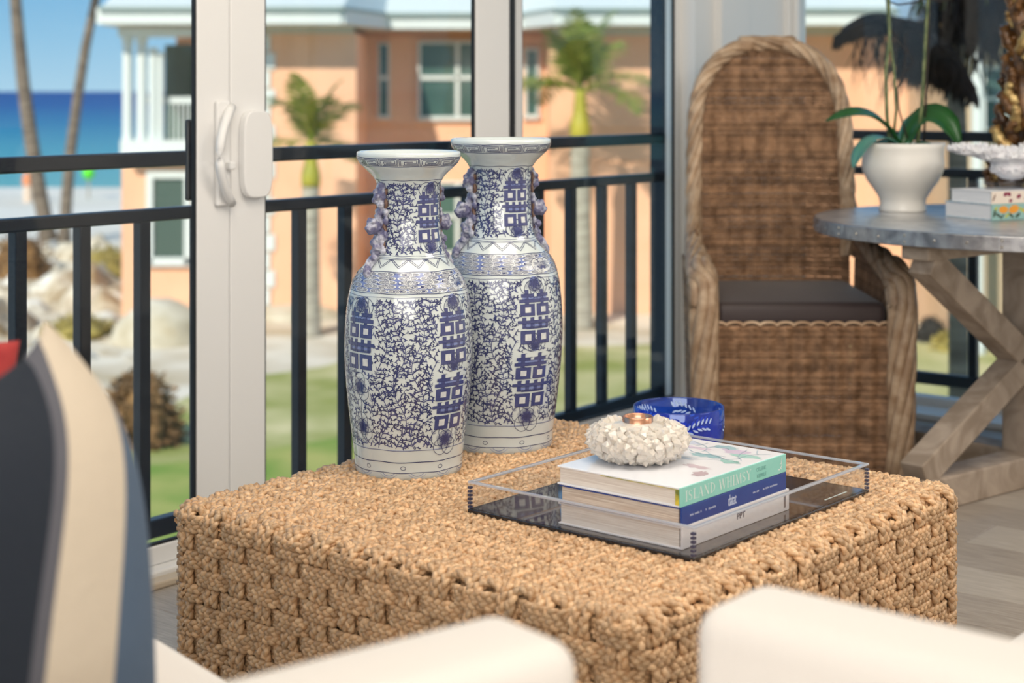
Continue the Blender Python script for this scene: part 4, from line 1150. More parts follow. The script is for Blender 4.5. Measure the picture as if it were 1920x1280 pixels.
# ------------------------------------------------------------------ lettering
def letters(name, txt, size, m, parent, loc, rot, spacing=1.0, xs=1.0, weight=0, depth=.0002, align='LEFT'):
    cu = bpy.data.curves.new(name, 'FONT'); cu.body = txt; cu.size = size; cu.extrude = depth; cu.space_character = spacing; cu.offset = weight; cu.align_x = align
    o = bpy.data.objects.new(name, cu); C.objects.link(o)
    dg = bpy.context.evaluated_depsgraph_get(); me = bpy.data.meshes.new_from_object(o.evaluated_get(dg)); bpy.data.objects.remove(o)
    o = link(name, me, m, parent); o.location = loc; o.rotation_euler = rot; o.scale = (xs, 1, 1)
    return o
ROT_SP = (PI / 2, 0, PI / 2)    # on a +x face, reading along +y
def serif_text(name, txt, h, m, parent, loc, adv):
    """thin roman capitals drawn as thick and thin strokes with serifs, on the +x face"""
    mb = MB(); TK, TN = .115, .035
    def ln(p, q, w):
        p = Vector((p[0], p[1])); q = Vector((q[0], q[1])); d_ = (q - p).normalized(); n_ = Vector((-d_.y, d_.x)) * w / 2
        mb.add([(p + n_).to_3d(), (q + n_).to_3d(), (q - n_).to_3d(), (p - n_).to_3d()], [(0, 1, 2, 3)])
    def sr(x, y, w=.16): ln((x - w, y), (x + w, y), .04)
    def arc(cx, cy, rx, ry, a0, a1, wf):
        n_ = 16; P = []
        for k in range(n_ + 1):
            a = a0 + (a1 - a0) * k / n_; w_ = wf(a); P.append(((cx + (rx + w_ / 2) * math.cos(a), cy + (ry + w_ / 2 * .6) * math.sin(a), 0), (cx + (rx - w_ / 2) * math.cos(a), cy + (ry - w_ / 2 * .6) * math.sin(a), 0)))
        V = [p for ab in P for p in ab]; mb.add(V, [(2 * k, 2 * k + 2, 2 * k + 3, 2 * k + 1) for k in range(n_)])
    G = {}
    x = 0
    for ch in txt:
        w_ = {'I': .30, ' ': .34, 'L': .52, 'M': .82, 'W': .92, 'S': .50, 'Y': .66}.get(ch, .68); k0 = len(mb.v)
        if ch == 'I': ln((.15, 0), (.15, 1), TK); sr(.15, 0); sr(.15, 1)
        if ch == 'L': ln((.16, 0), (.16, 1), TK); sr(.16, 1); ln((.04, .02), (.50, .02), .04); ln((.49, 0), (.50, .2), .045)
        if ch == 'A': ln((.08, 0), (.33, 1), TN); ln((.34, 1), (.60, 0), TK); ln((.18, .36), (.50, .36), TN); sr(.08, 0, .1); sr(.6, 0, .12)
        if ch == 'N': ln((.12, 0), (.12, 1), TN); ln((.12, 1), (.58, 0), TK); ln((.58, 0), (.58, 1), TN); sr(.12, 0, .1); sr(.58, 1, .1); sr(.08, 1, .06)
        if ch == 'D': ln((.15, 0), (.15, 1), TK); arc(.15, .5, .45, .48, -PI / 2, PI / 2, lambda a: TN + (TK - TN) * math.cos(a) ** 2); sr(.12, 0, .1); sr(.12, 1, .1)
        if ch == 'H': ln((.13, 0), (.13, 1), TK); ln((.57, 0), (.57, 1), TK); ln((.13, .52), (.57, .52), TN); [sr(a, b, .12) for a in (.13, .57) for b in (0, 1)]
        if ch == 'W': ln((.06, 1), (.26, 0), TK); ln((.26, 0), (.46, 1), TN); ln((.46, 1), (.66, 0), TK); ln((.66, 0), (.86, 1), TN); [sr(a, 1, .1) for a in (.06, .46, .86)]
        if ch == 'M': ln((.08, 0), (.12, 1), TN); ln((.12, 1), (.40, 0), TK); ln((.40, 0), (.68, 1), TN); ln((.68, 1), (.72, 0), TK); sr(.08, 0, .09); sr(.72, 0, .11)
        if ch == 'Y': ln((.06, 1), (.33, .45), TK); ln((.33, .45), (.58, 1), TN); ln((.33, 0), (.33, .47), TK); [sr(a, b, .1) for a, b in ((.06, 1), (.58, 1), (.33, 0))]
        if ch == 'S':
            arc(.24, .745, .17, .225, .35, PI * 1.45, lambda a: TN + (TK * .7 - TN) * abs(math.cos(a))); arc(.24, .255, .18, .225, -PI * .85, PI * .5, lambda a: TN + (TK * .8 - TN) * abs(math.cos(a))); ln((.13, .58), (.34, .43), TK)
        for k in range(k0, len(mb.v)): v = mb.v[k]; mb.v[k] = (v[0] + x, v[1], 0)
        x += w_ + .10
    sc_ = adv / x
    mb.v = [(.0002, vx * sc_, vy * h) for vx, vy, _ in mb.v]
    return mb.obj(name, m, parent, loc=loc, fix=False)

# ------------------------------------------------------------------ books
M_page = mat('book_pages', S(238, 232, 224), .8, col2=S(214, 204, 194), scale=26, stretch=(.6, .6, 36), detail=2)
M_page2 = mat('book_pages_tan', S(230, 218, 204), .8, col2=S(196, 176, 158), scale=26, stretch=(.6, .6, 30), detail=2)
M_aqua = mat('aqua_book_cloth', S(140, 208, 196), .35, col2=S(150, 214, 203), scale=30)
M_cov = mat('white_book_cover', S(236, 238, 244), .22, coat=.3)
M_blue = mat('blue_book_cover', S(34, 70, 148), .3, col2=S(28, 60, 136), scale=20, coat=.2)
M_bwht = mat('pale_book_cover', S(228, 226, 228), .35)
M_yel = mat('yellow_endpaper', S(222, 200, 70), .6, col2=S(120, 130, 60), scale=60)
M_tw = mat('white_print', S(226, 240, 236), .5); M_tg = mat('grey_green_print', S(104, 158, 152), .5)
M_tb = mat('pale_blue_print', S(198, 208, 230), .5); M_tk = mat('dark_print', S(70, 66, 84), .5)
def book(name, label, cx, cy, z0, wid, hgt, th, cov, spine, pages, rz, group, hard=.0028, over=.0035, spine_over=True):
    t = thing(name, label, 'book', (cx, cy, z0), rz, group)
    MB().box(-wid / 2, wid / 2 + .001, -hgt / 2, hgt / 2, 0, hard).obj('back_cover', cov, t, bevel=.0006)
    MB().box(-wid / 2, wid / 2 + .001, -hgt / 2, hgt / 2, th - hard, th).obj('front_cover', cov, t, bevel=.0006)
    MB().box(-wid / 2 + over, wid / 2 - .004, -hgt / 2 + over, hgt / 2 - over, hard + .0001, th - hard - .0001).obj('page_block', pages, t)
    MB().box(wid / 2 + .0011, wid / 2 + .0040, -hgt / 2, hgt / 2, 0, th).obj('spine', spine, t, bevel=.0009)
    return t
BX0, BY0 = .276, 2.775
zb_ = TZ + .002 + .0072
k1 = book('stacked_book', 'pale grey book at the bottom of the stack in the tray', BX0 + .0, BY0 + .0, zb_, .244, .328, .036, M_bwht, M_bwht, M_page, RZT, 'books stacked in the tray')
k2 = book('stacked_book', 'dark blue book in the middle of the stack in the tray', BX0 - .002, BY0 - .003, zb_ + .0362, .240, .322, .030, M_blue, M_blue, M_page2, RZT + .004, 'books stacked in the tray')
k3 = book('stacked_book', 'aqua spined book topping the stack under the crystal candle holder', BX0 - .004, BY0 - .003, zb_ + .0664, .243, .322, .031, M_cov, M_aqua, M_page, RZT, 'books stacked in the tray')
sx3 = .243 / 2 + .0041
serif_text('lettering', 'ISLAND WHIMSY', .0165, M_tw, k3, (sx3, -.148, .0075), .198)['label'] = 'white title lettering'
letters('lettering', 'CELERIE', .0088, M_tg, k3, (sx3, .064, .0168), ROT_SP, 1.05, .95)
letters('lettering', 'KEMBLE', .0088, M_tg, k3, (sx3, .066, .0060), ROT_SP, 1.05, .95)
mb = MB()   # publisher's mark: a slender running figure of brush strokes
for p, q, w_ in (((.0, .004), (.009, .010), .0022), ((.009, .010), (.0065, .018), .0020), ((.0065, .018), (.0085, .0235), .0016), ((.003, .0075), (.0085, .004), .0016), ((.0015, .013), (.008, .015), .0012), ((0, .004), (-.003, .0055), .002)):
    p = Vector(p); q = Vector(q); d_ = (q - p).normalized(); n_ = Vector((-d_.y, d_.x)) * w_ / 2
    mb.add([(.0003, *(p + n_)), (.0003, *(q + n_)), (.0003, *(q - n_)), (.0003, *(p - n_))], [(0, 1, 2, 3)])
mb.obj('publisher_mark', M_tw, k3, loc=(sx3, .138, .003), fix=False)
MB().box(-.243 / 2 + .09, .243 / 2 - .001, -.161, -.1582, .0272, .0284).obj('endpaper', M_yel, k3)
MB().box(.243 / 2 - .006, .243 / 2 + .0012, -.1612, -.158, .003, .0278).obj('endpaper', M_yel, k3)
# cover picture of the top book: washes of flowers and leaves
wash = [(.03, .06, .030, .012, S(150, 190, 200)), (-.02, .10, .034, .010, S(222, 206, 226)), (.06, -.02, .026, .010, S(206, 190, 200)), (.085, .10, .03, .012, S(170, 214, 208)), (.0, .02, .03, .006, S(190, 206, 226)),
        (.05, .12, .024, .016, S(214, 200, 224)), (-.06, .13, .03, .012, S(206, 214, 234)), (.095, -.06, .012, .02, S(190, 170, 178)), (.02, .135, .026, .012, S(170, 204, 214)), (.085, .045, .02, .012, S(160, 206, 200))]
for i, (x, y, a, b_, c_) in enumerate(wash):
    mb = MB(); rr_ = random.Random(i); n_ = 22
    V = [(x, y, 0)] + [(x + a * (1 + .35 * rr_.uniform(-1, 1)) * math.cos(2 * PI * k / n_), y + b_ * (1 + .35 * rr_.uniform(-1, 1)) * math.sin(2 * PI * k / n_), 0) for k in range(n_)]
    mb.add(V, [(0, 1 + k, 1 + (k + 1) % n_) for k in range(n_)])
    mb.obj('cover_print', mat('cover_wash_%d' % i, c_, .25, coat=.3), k3, loc=(0, 0, .03105 + i * .00003), fix=False)
mb = MB()
for i in range(16):
    rr_ = random.Random(90 + i); x, y = rr_.uniform(-.06, .1), rr_.uniform(.0, .14); a = rr_.uniform(0, PI); P = []
    for k in range(9): P.append((x, y)); x += .011 * math.cos(a); y += .011 * math.sin(a); a += rr_.uniform(-.35, .35)
    for p, q in zip(P, P[1:]):
        if max(abs(p[0]), abs(q[0])) > .118 or max(abs(p[1]), abs(q[1])) > .155: break
        d_ = (Vector(q) - Vector(p)).normalized(); n_ = Vector((-d_.y, d_.x)) * .0006
        mb.add([(p[0] + n_.x, p[1] + n_.y, 0), (q[0] + n_.x, q[1] + n_.y, 0), (q[0] - n_.x, q[1] - n_.y, 0), (p[0] - n_.x, p[1] - n_.y, 0)], [(0, 1, 2, 3)])
mb.obj('cover_print', mat('cover_line', S(150, 176, 190), .3), k3, loc=(0, 0, .0315), fix=False)
sx2 = .240 / 2 + .0041
letters('lettering', 'datat', .026, M_tb, k2, (sx2, -.026, .0065), ROT_SP, .82, .62)
def marks(parent, x, y0, y1, z, h, m, seed, step=.0028):
    """a line of print too small to read: a row of tiny strokes"""
    rr_ = random.Random(seed); mb = MB(); y = y0
    while y < y1:
        if rr_.random() > .14:
            hh = h * rr_.uniform(.75, 1.0); mb.add([(0, y, 0), (0, y + step * .62, 0), (0, y + step * .62, hh), (0, y, hh)], [(0, 1, 2, 3)])
        y += step
    return mb.obj('lettering', m, parent, loc=(x + .0002, 0, z), fix=False)
marks(k2, sx2, -.140, -.104, .0125, .0034, M_tb, 1); marks(k2, sx2, -.092, -.056, .0125, .0034, M_tb, 2)
marks(k2, sx2, .052, .070, .0125, .0032, M_tb, 3); marks(k2, sx2, .084, .130, .0125, .0032, M_tb, 4)
sx1 = .244 / 2 + .0041
letters('lettering', 'PPT', .0135, M_tk, k1, (sx1, -.004, .0165), ROT_SP, 1.1, 1.1, .0004)
marks(k1, sx1, .146, .152, .006, .022, M_tk, 5, .0022)
letters('lettering', 'ALEXANDRA VON FURSTENBERG', .0052, M_tw, tray, (ta - .022, .165, .0072), (0, 0, PI / 2), 1.0, 1.0)

# ------------------------------------------------------------------ crystal candle holder
M_cry = mat('rock_crystal', S(248, 242, 234), .14, col2=S(240, 228, 214), scale=40, trans=.3, ior=1.45, sss=.6, spec=.6)
M_cop = mat('copper_cup', S(226, 170, 140), .25, metal=1)
zc_ = zb_ + .0664 + .0312
cd = thing('crystal_candle_holder', 'round white quartz crystal candle holder on the aqua book', 'candle holder', (.2132, 2.772, zc_), .3)
CRX, CRZ = .078, .032
me = ico(3, .05, 3, 2); o = link('core', me, M_cry, cd); o.scale = (CRX, CRX, CRZ); o.location = (0, 0, .034)
def crystal():
    mb = MB(); n_ = 6; V = []
    for z, r_ in ((-.6, .72), (.52, 1.0)): V += [(r_ * math.cos(2 * PI * k / n_), r_ * math.sin(2 * PI * k / n_), z) for k in range(n_)]
    V.append((.12, .05, 1.15)); F = [(k, (k + 1) % n_, n_ + (k + 1) % n_, n_ + k) for k in range(n_)] + [(n_ + k, n_ + (k + 1) % n_, 2 * n_) for k in range(n_)] + [tuple(range(n_))[::-1]]
    mb.add(V, F); me = bpy.data.meshes.new('crystal_point'); me.from_pydata(mb.v, [], mb.f); me.materials.append(M_cry); return me
cme = crystal(); cnt = 0
for k in range(330):
    f = (k + .5) / 330; zq = .97 - 1.75 * f; a = k * 2.39996 + R.uniform(-.1, .1)
    rxy = math.sqrt(max(0, 1 - zq * zq))
    if zq > .72 or cnt >= 298: continue
    p = Vector((CRX * rxy * math.cos(a), CRX * rxy * math.sin(a), .034 + CRZ * zq))
    nrm = Vector((math.cos(a) * rxy, math.sin(a) * rxy, zq * .9)) + Vector((R.uniform(-.3, .3), R.uniform(-.3, .3), R.uniform(-.25, .25)))
    nrm.normalize()
    w_ = R.uniform(.0072, .0112); l_ = R.uniform(.008, .0135)
    if p.z + nrm.z * l_ < .003: nrm.z = max(nrm.z, (.003 - p.z) / l_); nrm.normalize()
    o = link('crystal_point', cme, None, cd, p); o.rotation_mode = 'QUATERNION'; o.rotation_quaternion = nrm.to_track_quat('Z', 'Y') @ Matrix.Rotation(R.uniform(0, 6), 3, 'Z').to_quaternion()
    o.scale = (w_, w_, l_); cnt += 1
MB().lathe([(.0235, .052), (.0235, .0725), (.0245, .0735), (.026, .0725), (.026, .05)], 40).obj('copper_cup', M_cop, cd, smooth=True)
MB().lathe([(0, .06), (.022, .06), (.0232, .066), (.0, .067)], 32).obj('tealight', mat('candle_wax', S(242, 238, 230), .4, sss=.3), cd, smooth=True)

# ------------------------------------------------------------------ cobalt bowl
M_cob = clear('cobalt_glass', (.30, .50, .98), (.02, .13, 1.0), .14, .07, .8, (.7, .82, 1))
M_cut = mat('cut_glass_frost', S(196, 222, 250), .5, trans=.2)
bw = thing('glass_bowl', 'cobalt blue cut glass bowl on the woven table behind the books', 'bowl', (.343, 3.365, TZ - .004), .2)
rb, hb_ = .0935, .088
MB().lathe([(0, .0), (.05, 0), (.072, .003), (.086, .012), (.0925, .026), (rb, .05), (rb, hb_ - .002), (rb - .0012, hb_), (rb - .0034, hb_), (rb - .0046, hb_ - .002), (rb - .0046, .05), (rb - .006, .028), (.080, .015), (.066, .009), (.04, .007), (0, .007)], 96).obj('bowl_wall', M_cob, bw, smooth=True)
mb = MB()
def cutleaf(th, z, a, ln, wd_, inner):
    r_ = rb - .0046 - .0004 if inner else rb + .0003; V = []; n_ = 12
    for k in range(n_):
        t_ = 2 * PI * k / n_; u = ln / 2 * math.cos(t_); v = wd_ / 2 * math.sin(t_)
        x = u * math.cos(a) - v * math.sin(a); y = u * math.sin(a) + v * math.cos(a); th2 = th + x / r_
        V.append((r_ * math.sin(th2), -r_ * math.cos(th2), z + y))
    mb.add(V, [tuple(range(n_))])
for c0 in (-2.62, -1.0, .15, 1.3, 2.7, 3.9):
    for k in range(6):
        f = k / 5; x0 = c0 + (-.26 + .52 * f)
        for sg in (1, -1): cutleaf(x0 + .03 * sg, .055 + .012 * math.sin(f * 2) + sg * .008, .35 + sg * .75, .0125, .0042, True) 
        if abs(c0) < 1.4:
            for sg in (1, -1): cutleaf(x0 + .03 * sg, .052 + .012 * math.sin(f * 2) + sg * .008, .35 + sg * .75, .0125, .0042, False)
mb.obj('cut_leaf_pattern', M_cut, bw, fix=False)['kind'] = 'stuff'
# ------------------------------------------------------------------ wicker host chair
M_wick = mat('wicker', S(178, 140, 108), .5, col2=S(130, 99, 74), scale=26, attr='tone', bump=.2, bscale=120, spec=.4)
M_wick2 = mat('wicker_border', S(214, 186, 156), .45, col2=S(168, 136, 106), scale=22, attr='tone', spec=.45)
M_leath = mat('dark_brown_cushion', S(58, 46, 46), .5, sheen=.2, bump=.1, bscale=60)
CHX, CHY = .828, 5.07
chair = thing('wicker_chair', 'tall rounded back wicker chair with dark cushion beside the round table', 'chair', (CHX, CHY, 0))
def weave(name, fpt, rows, tlist, smax, sp=.049, amp=.0042, r=.0037, m=5, col=M_wick, ppc=8, stakes=True, seed=1, skip=None):
    """horizontal weavers that pass in front of and behind upright stakes; fpt(s, t) gives point and normal"""
    nm = NM(); rr_ = np.random.RandomState(seed)
    for i, t_ in enumerate(tlist):
        sm = smax(t_) if callable(smax) else smax
        if sm < .02: continue
        n_ = max(6, int(2 * sm / sp * ppc)); s = np.linspace(-sm, sm, n_ + 1)
        pn = [fpt(a, t_) for a in s]; P = np.array([p for p, _ in pn]); N = np.array([q for _, q in pn])
        P = P + N * (amp * np.cos(2 * PI * s / sp + rr_.uniform(-.5, .5)))[:, None] + np.array([0, 0, rr_.uniform(-.0006, .0006)])
        V, F = tube_np(P, r, m, 1.0); nm.add(V, F, np.array([1, 1, 1]) * rr_.uniform(.62, 1.12))
    o = link(name, nm.mesh(name), col, chair); o['kind'] = 'stuff'
    if stakes:
        nm = NM()
        k0 = int((smax(tlist[0]) if callable(smax) else smax) / sp)
        for k in range(-k0, k0 + 1):
            s = k * sp + 0 * sp / 2
            ts = [t_ for t_ in tlist if abs(s) <= (smax(t_) if callable(smax) else smax)]
            if len(ts) < 4: continue
            P = [fpt(s, t_)[0] for t_ in np.linspace(ts[0], ts[-1], 14)]
            V, F = tube_np(np.array(P), .0040, 6); nm.add(V, F, (.7, .7, .7))
        o2 = link(name + '_stakes', nm.mesh('stakes'), col, o); o2['kind'] = 'stuff'; o2.name = 'stakes'
    return o
def twist(name, P, R_, r, k, turns_per_m, m=6, rf=None, parent=chair):
    """a border of k strands twisted round a path"""
    P = np.asarray(P, float); d_ = np.linalg.norm(np.diff(P, axis=0), axis=1); s = np.concatenate([[0], np.cumsum(d_)])
    n_ = int(s[-1] / .012) + 2; q = np.linspace(0, s[-1], n_); p = np.stack([np.interp(q, s, P[:, j]) for j in range(3)], 1)
    ker = np.array([.25, .5, .25])
    for _ in range(3): p[1:-1] = p[:-2] * .25 + p[1:-1] * .5 + p[2:] * .25
    T = np.gradient(p, axis=0); T /= np.linalg.norm(T, axis=1)[:, None]
    ref = np.array([0.31, 0.77, 0.56]); A = np.cross(T, ref); A /= np.linalg.norm(A, axis=1)[:, None]; B = np.cross(T, A)
    nm = NM(); rad_ = np.full(n_, R_) if rf is None else np.interp(q / s[-1], np.linspace(0, 1, len(rf)), rf)
    for j in range(k):
        a = 2 * PI * (j / k + q * turns_per_m); V, F = tube_np(p + rad_[:, None] * (np.cos(a)[:, None] * A + np.sin(a)[:, None] * B), r * rad_ / R_, m)
        nm.add(V, F, np.array([1, 1, 1]) * (.74 + .30 * ((j * 7) % k) / k))
    return link(name, nm.mesh(name), M_wick2, parent)
ZB0, ZT, ZA = .40, 1.288, .98
def bw_(z):
    base = .250 - .012 * max(0, (z - .8) / .5)
    if z <= ZA: return base
    u = (z - ZA) / (ZT - ZA); return base * max(0, 1 - u ** 2.6) ** (1 / 2.4)
def fback(s, z):
    y = .262 + .075 * (z - .45) - .045 * (s / .25) ** 2; g = -.09 * s / .0625
    return np.array([s + .012, y, z]), np.array([g * .9, -1, 0]) / math.hypot(g * .9, 1)
weave('woven_back', fback, 0, np.arange(ZB0, ZT - .015, .0069), lambda z: bw_(z) + .004, seed=2)
out = [fback(-bw_(z), z)[0] for z in np.linspace(.72, ZA, 10)]
ang = []
for z in np.concatenate([np.linspace(ZA, ZT - .02, 14), [ZT - .008, ZT - .002]]): ang.append(fback(-bw_(z), z)[0])
tp = [fback(s, ZT)[0] for s in np.linspace(-.10, .10, 9)]
right = [fback(bw_(z), z)[0] for z in np.linspace(.72, ZA, 10)]
angr = [fback(bw_(z), z)[0] for z in np.concatenate([np.linspace(ZA, ZT - .02, 14), [ZT - .008, ZT - .002]])]
outline = [fback(-bw_(.72), .60)[0]] + out + ang[1:] + tp + angr[::-1][:-1] + right[::-1] + [fback(bw_(.72), .60)[0]]
twist('back_border', outline, .0150, .0125, 5, 3.2)
# arms: rolled tops that sweep forward and drop to the floor as twisted front posts
for sg, nm_ in ((-1, 'arm'), (1, 'arm')):
    cx = .012
    P = [(cx + sg * .247, .24, .82), (cx + sg * .256, .20, .735), (cx + sg * .266, .11, .672), (cx + sg * .274, -.02, .636), (cx + sg * .280, -.17, .612), (cx + sg * .284, -.27, .598), (cx + sg * .286, -.325, .572), (cx + sg * .287, -.345, .52), (cx + sg * .285, -.35, .38), (cx + sg * .283, -.35, .2), (cx + sg * .28, -.348, .012)]
    arm = twist('arm', P, .026, .0165, 7, 1.1, rf=[.012, .014, .018, .021, .026, .029, .028, .027, .026, .026, .026])
    def fs(s, z, sg=sg):
        return np.array([cx + sg * (.262 + .018 * (z / .6)), -.035 + s, z]), np.array([sg, 0, 0.0])
    sd = weave('woven_side', fs, 0, np.arange(.012, .60, .0075), .30, seed=5 + sg)
    def fs2(s, z, sg=sg): return np.array([cx + sg * .262, .12 + s, z]), np.array([sg, 0, 0.0])
    weave('woven_side', fs2, 0, np.arange(.60, .70, .0072), lambda z: .145 - (z - .60) * .9, seed=9 + sg, stakes=False)
    # rear corner post
    MB().tube([(cx + sg * .245, .262, 0), (cx + sg * .247, .262, .45), (cx + sg * .247, .275, .72)], .014, 8).obj('rear_post', mat('rattan_pole', S(150, 112, 78), .5), chair, smooth=True)
def fapr(s, z): return np.array([s + .012, -.338, z]), np.array([0, -1.0, 0])
weave('woven_apron', fapr, 0, np.arange(.012, .455, .0074), .262, seed=12)
nm = NM()
for k in range(-5, 6):   # scalloped top edge of the apron
    a = np.linspace(0, PI, 9); V, F = tube_np(np.stack([.012 + k * .049 + .0245 * np.cos(a), np.full(9, -.341), .452 + .010 * np.sin(a)], 1), .005, 6); nm.add(V, F, (1, 1, 1))
link('apron_edge', nm.mesh('apron_edge'), M_wick2, chair)
def frear(s, z): return np.array([s + .012, .262, z]), np.array([0, 1.0, 0])
weave('woven_rear', frear, 0, np.arange(.012, .42, .0078), .245, seed=14)
MB().box(-.238, .262, -.33, .245, .395, .425).obj('seat_deck', mat('seat_deck', S(90, 66, 46), .8), chair)
bmq = MB().box(-.236, .260, -.325, .235, .428, .517)
cu = bmq.obj('seat_cushion', M_leath, chair, bevel=.022, seg=4, smooth=True)
for v in cu.data.vertices:
    if v.co.z > .49: v.co.z += .016 * math.cos((v.co.x - .012) / .27 * PI / 2) * math.cos(v.co.y / .33 * PI / 2)

# ------------------------------------------------------------------ round zinc topped table
RTX, RTY, RR, RZ_ = 1.515, 4.76, .625, .76
M_zinc = mat('zinc_sheet', S(228, 227, 226), .32, col2=S(184, 184, 186), scale=9, metal=.85, bump=.08, bscale=14, dist=1.2)
M_zrim = mat('zinc_rim', S(176, 176, 178), .38, col2=S(122, 122, 126), scale=16, metal=.8, bump=.12, bscale=30, dist=1.0)
M_oak = mat('weathered_wood', S(178, 162, 146), .7, col2=S(146, 130, 114), scale=7, stretch=(1, 1, 1), bump=.2, bscale=20, dist=2)
rtab = thing('round_table', 'round zinc topped dining table on a crossed pale timber base', 'table', (RTX, RTY, 0))
MB().lathe([(0, RZ_ - .043), (RR - .012, RZ_ - .043), (RR - .004, RZ_ - .0425), (RR, RZ_ - .040), (RR, RZ_ - .004), (RR - .001, RZ_ - .002), (RR - .0035, RZ_ - .001)], 128).obj('table_rim', M_zrim, rtab, smooth=False)
MB().lathe([(0, RZ_), (RR - .008, RZ_), (RR - .003, RZ_ - .0015), (RR - .003, RZ_ - .01), (0, RZ_ - .01)], 128).obj('table_top', M_zinc, rtab, smooth=False)
mb = MB()
for k in range(44):
    a = 2 * PI * k / 44
    for dz in ((-.022,) if k % 3 else (-.013, -.030)):
        p = (RR * math.cos(a), RR * math.sin(a), RZ_ + dz); q = ((RR + .0022) * math.cos(a), (RR + .0022) * math.sin(a), RZ_ + dz)
        mb.tube([p, q], [.0048, .0030], 8)
o = mb.obj('rivets', mat('rivet_head', S(176, 172, 166), .3, metal=.9), rtab); o['kind'] = 'stuff'
D = Vector((-.77, -.638, 0)); E = Vector((.638, -.77, 0))
MB().box(-.062, .062, -.062, .062, .085, RZ_ - .05).obj('centre_post', M_oak, rtab, bevel=.004, rz=math.atan2(D.y, D.x))
for v in (D, E):
    z_ = .0
    a = v * .64; b_ = v * -.64
    MB().beam((a.x, a.y, .044 if v is D else .0441), (b_.x, b_.y, .044 if v is D else .0441), .10, .088).obj('foot_beam', M_oak, rtab, bevel=.006)
    a = v * .56; b_ = v * -.56
    MB().beam((a.x, a.y, RZ_ - .065), (b_.x, b_.y, RZ_ - .065), .09, .04).obj('top_beam', M_oak, rtab, bevel=.006)
    for s_ in ((1, -1) if v is D else ()):
        p0 = v * (.52 * s_); p1 = v * (.065 * s_); p2 = v * (.56 * s_)
        MB().beam((p0.x, p0.y, RZ_ - .09), (p1.x, p1.y, .365), .075, .075).obj('brace', M_oak, rtab, bevel=.004)
        MB().beam((p2.x, p2.y, .095), (p1.x, p1.y, .350), .075, .075).obj('brace', M_oak, rtab, bevel=.004)

# orchid in its white bowl shaped pot
M_pot = mat('cream_ceramic', S(240, 236, 228), .32, spec=.5, coat=.2)
M_leaf = mat('orchid_leaf', S(28, 72, 34), .28, col2=S(40, 92, 44), scale=10, spec=.6)
M_leaf2 = mat('orchid_leaf_pale', S(96, 150, 138), .3, col2=S(80, 138, 120), scale=10, spec=.6)
M_stem = mat('orchid_stem', S(120, 130, 86), .4, col2=S(66, 84, 52), scale=30)
M_dstem = mat('dark_stem', S(44, 36, 32), .6)
pot = thing('potted_orchid', 'orchid with broad green leaves in a cream pot on the zinc table', 'potted plant', (1.203, 5.035, RZ_))
k_ = 5.03 / 3066
pp = [(44, 0), (43.5, 6), (42, 16), (44, 26), (54, 42), (66, 58), (74, 76), (76, 90), (74.5, 104), (75.5, 118), (78.5, 128), (77, 129), (72, 120), (70, 104), (70, 92), (64, 80), (0, 78)]
MB().lathe([(0, 0)] + [(a * k_, b * k_) for a, b in pp], 64).obj('pot', M_pot, pot, smooth=True)
MB().lathe([(0, 112 * k_), (50 * k_, 113 * k_), (71 * k_, 108 * k_), (71 * k_, 100 * k_), (0, 100 * k_)], 32).obj('moss', mat('moss', S(70, 66, 44), .95, bump=.6, bscale=60), pot)
def leaf(name, P, wds, m, roll=0):
    P = np.array(P, float) * k_; n_ = 15; t_ = np.linspace(0, 1, len(P)); q = np.linspace(0, 1, n_)
    C_ = np.stack([np.interp(q, t_, P[:, j]) for j in range(3)], 1)
    for _ in range(4): C_[1:-1] = (C_[:-2] + 2 * C_[1:-1] + C_[2:]) / 4
    W_ = np.interp(q, t_, wds) * k_; T = np.gradient(C_, axis=0); T /= np.linalg.norm(T, axis=1)[:, None]
    sd = np.cross(T, [0, 0, 1.0]); sd /= np.linalg.norm(sd, axis=1)[:, None]; up = np.cross(sd, T)
    sd, up = sd * math.cos(roll) + up * math.sin(roll), up * math.cos(roll) - sd * math.sin(roll)
    V = []; F = []
    for i in range(n_):
        for u in (-1, -.5, 0, .5, 1): V.append(C_[i] + sd[i] * W_[i] * u + up[i] * (abs(u) ** 1.5 * W_[i] * .35))
    for i in range(n_ - 1):
        for j in range(4): F.append((i * 5 + j, i * 5 + j + 1, i * 5 + j + 6, i * 5 + j + 5))
    mb = MB(); mb.add(V, F); o = mb.obj(name, m, pot, smooth=True, fix=False)
    md = o.modifiers.new('t', 'SOLIDIFY'); md.thickness = .002
# picture-pixel sized coordinates relative to the pot's foot: x right, y away, z up
leaf('leaf', [(-4, 0, 118), (-22, -6, 150), (-50, -16, 176), (-86, -28, 186), (-122, -36, 180), (-152, -40, 170)], [10, 17, 21, 21, 16, 2], M_leaf, .35)
leaf('leaf', [(-8, -4, 118), (-30, -20, 138), (-60, -34, 140), (-84, -44, 124), (-98, -50, 98), (-104, -52, 84)], [8, 13, 16, 17, 13, 2], M_leaf2, .15)
leaf('leaf', [(4, 4, 118), (14, 8, 148), (34, 6, 176), (60, -4, 184), (84, -14, 160), (102, -20, 122)], [9, 17, 25, 31, 27, 4], M_leaf, -.6)
leaf('leaf', [(0, 6, 118), (10, 14, 140), (22, 24, 166), (48, 34, 182), (74, 40, 176)], [8, 14, 18, 16, 2], M_leaf2, -.2)
leaf('leaf', [(-2, 8, 118), (-20, 22, 128), (-44, 30, 126), (-66, 34, 118)], [8, 13, 13, 2], M_leaf, .1)
leaf('leaf', [(6, -6, 116), (24, -18, 128), (44, -26, 126), (60, -28, 116)], [8, 12, 11, 2], M_leaf, -.1)
def stem(name, P, r_, m): 
    MB().tube([tuple(c * k_ for c in p) for p in P], r_ * k_, 8).obj(name, m, pot, smooth=True)
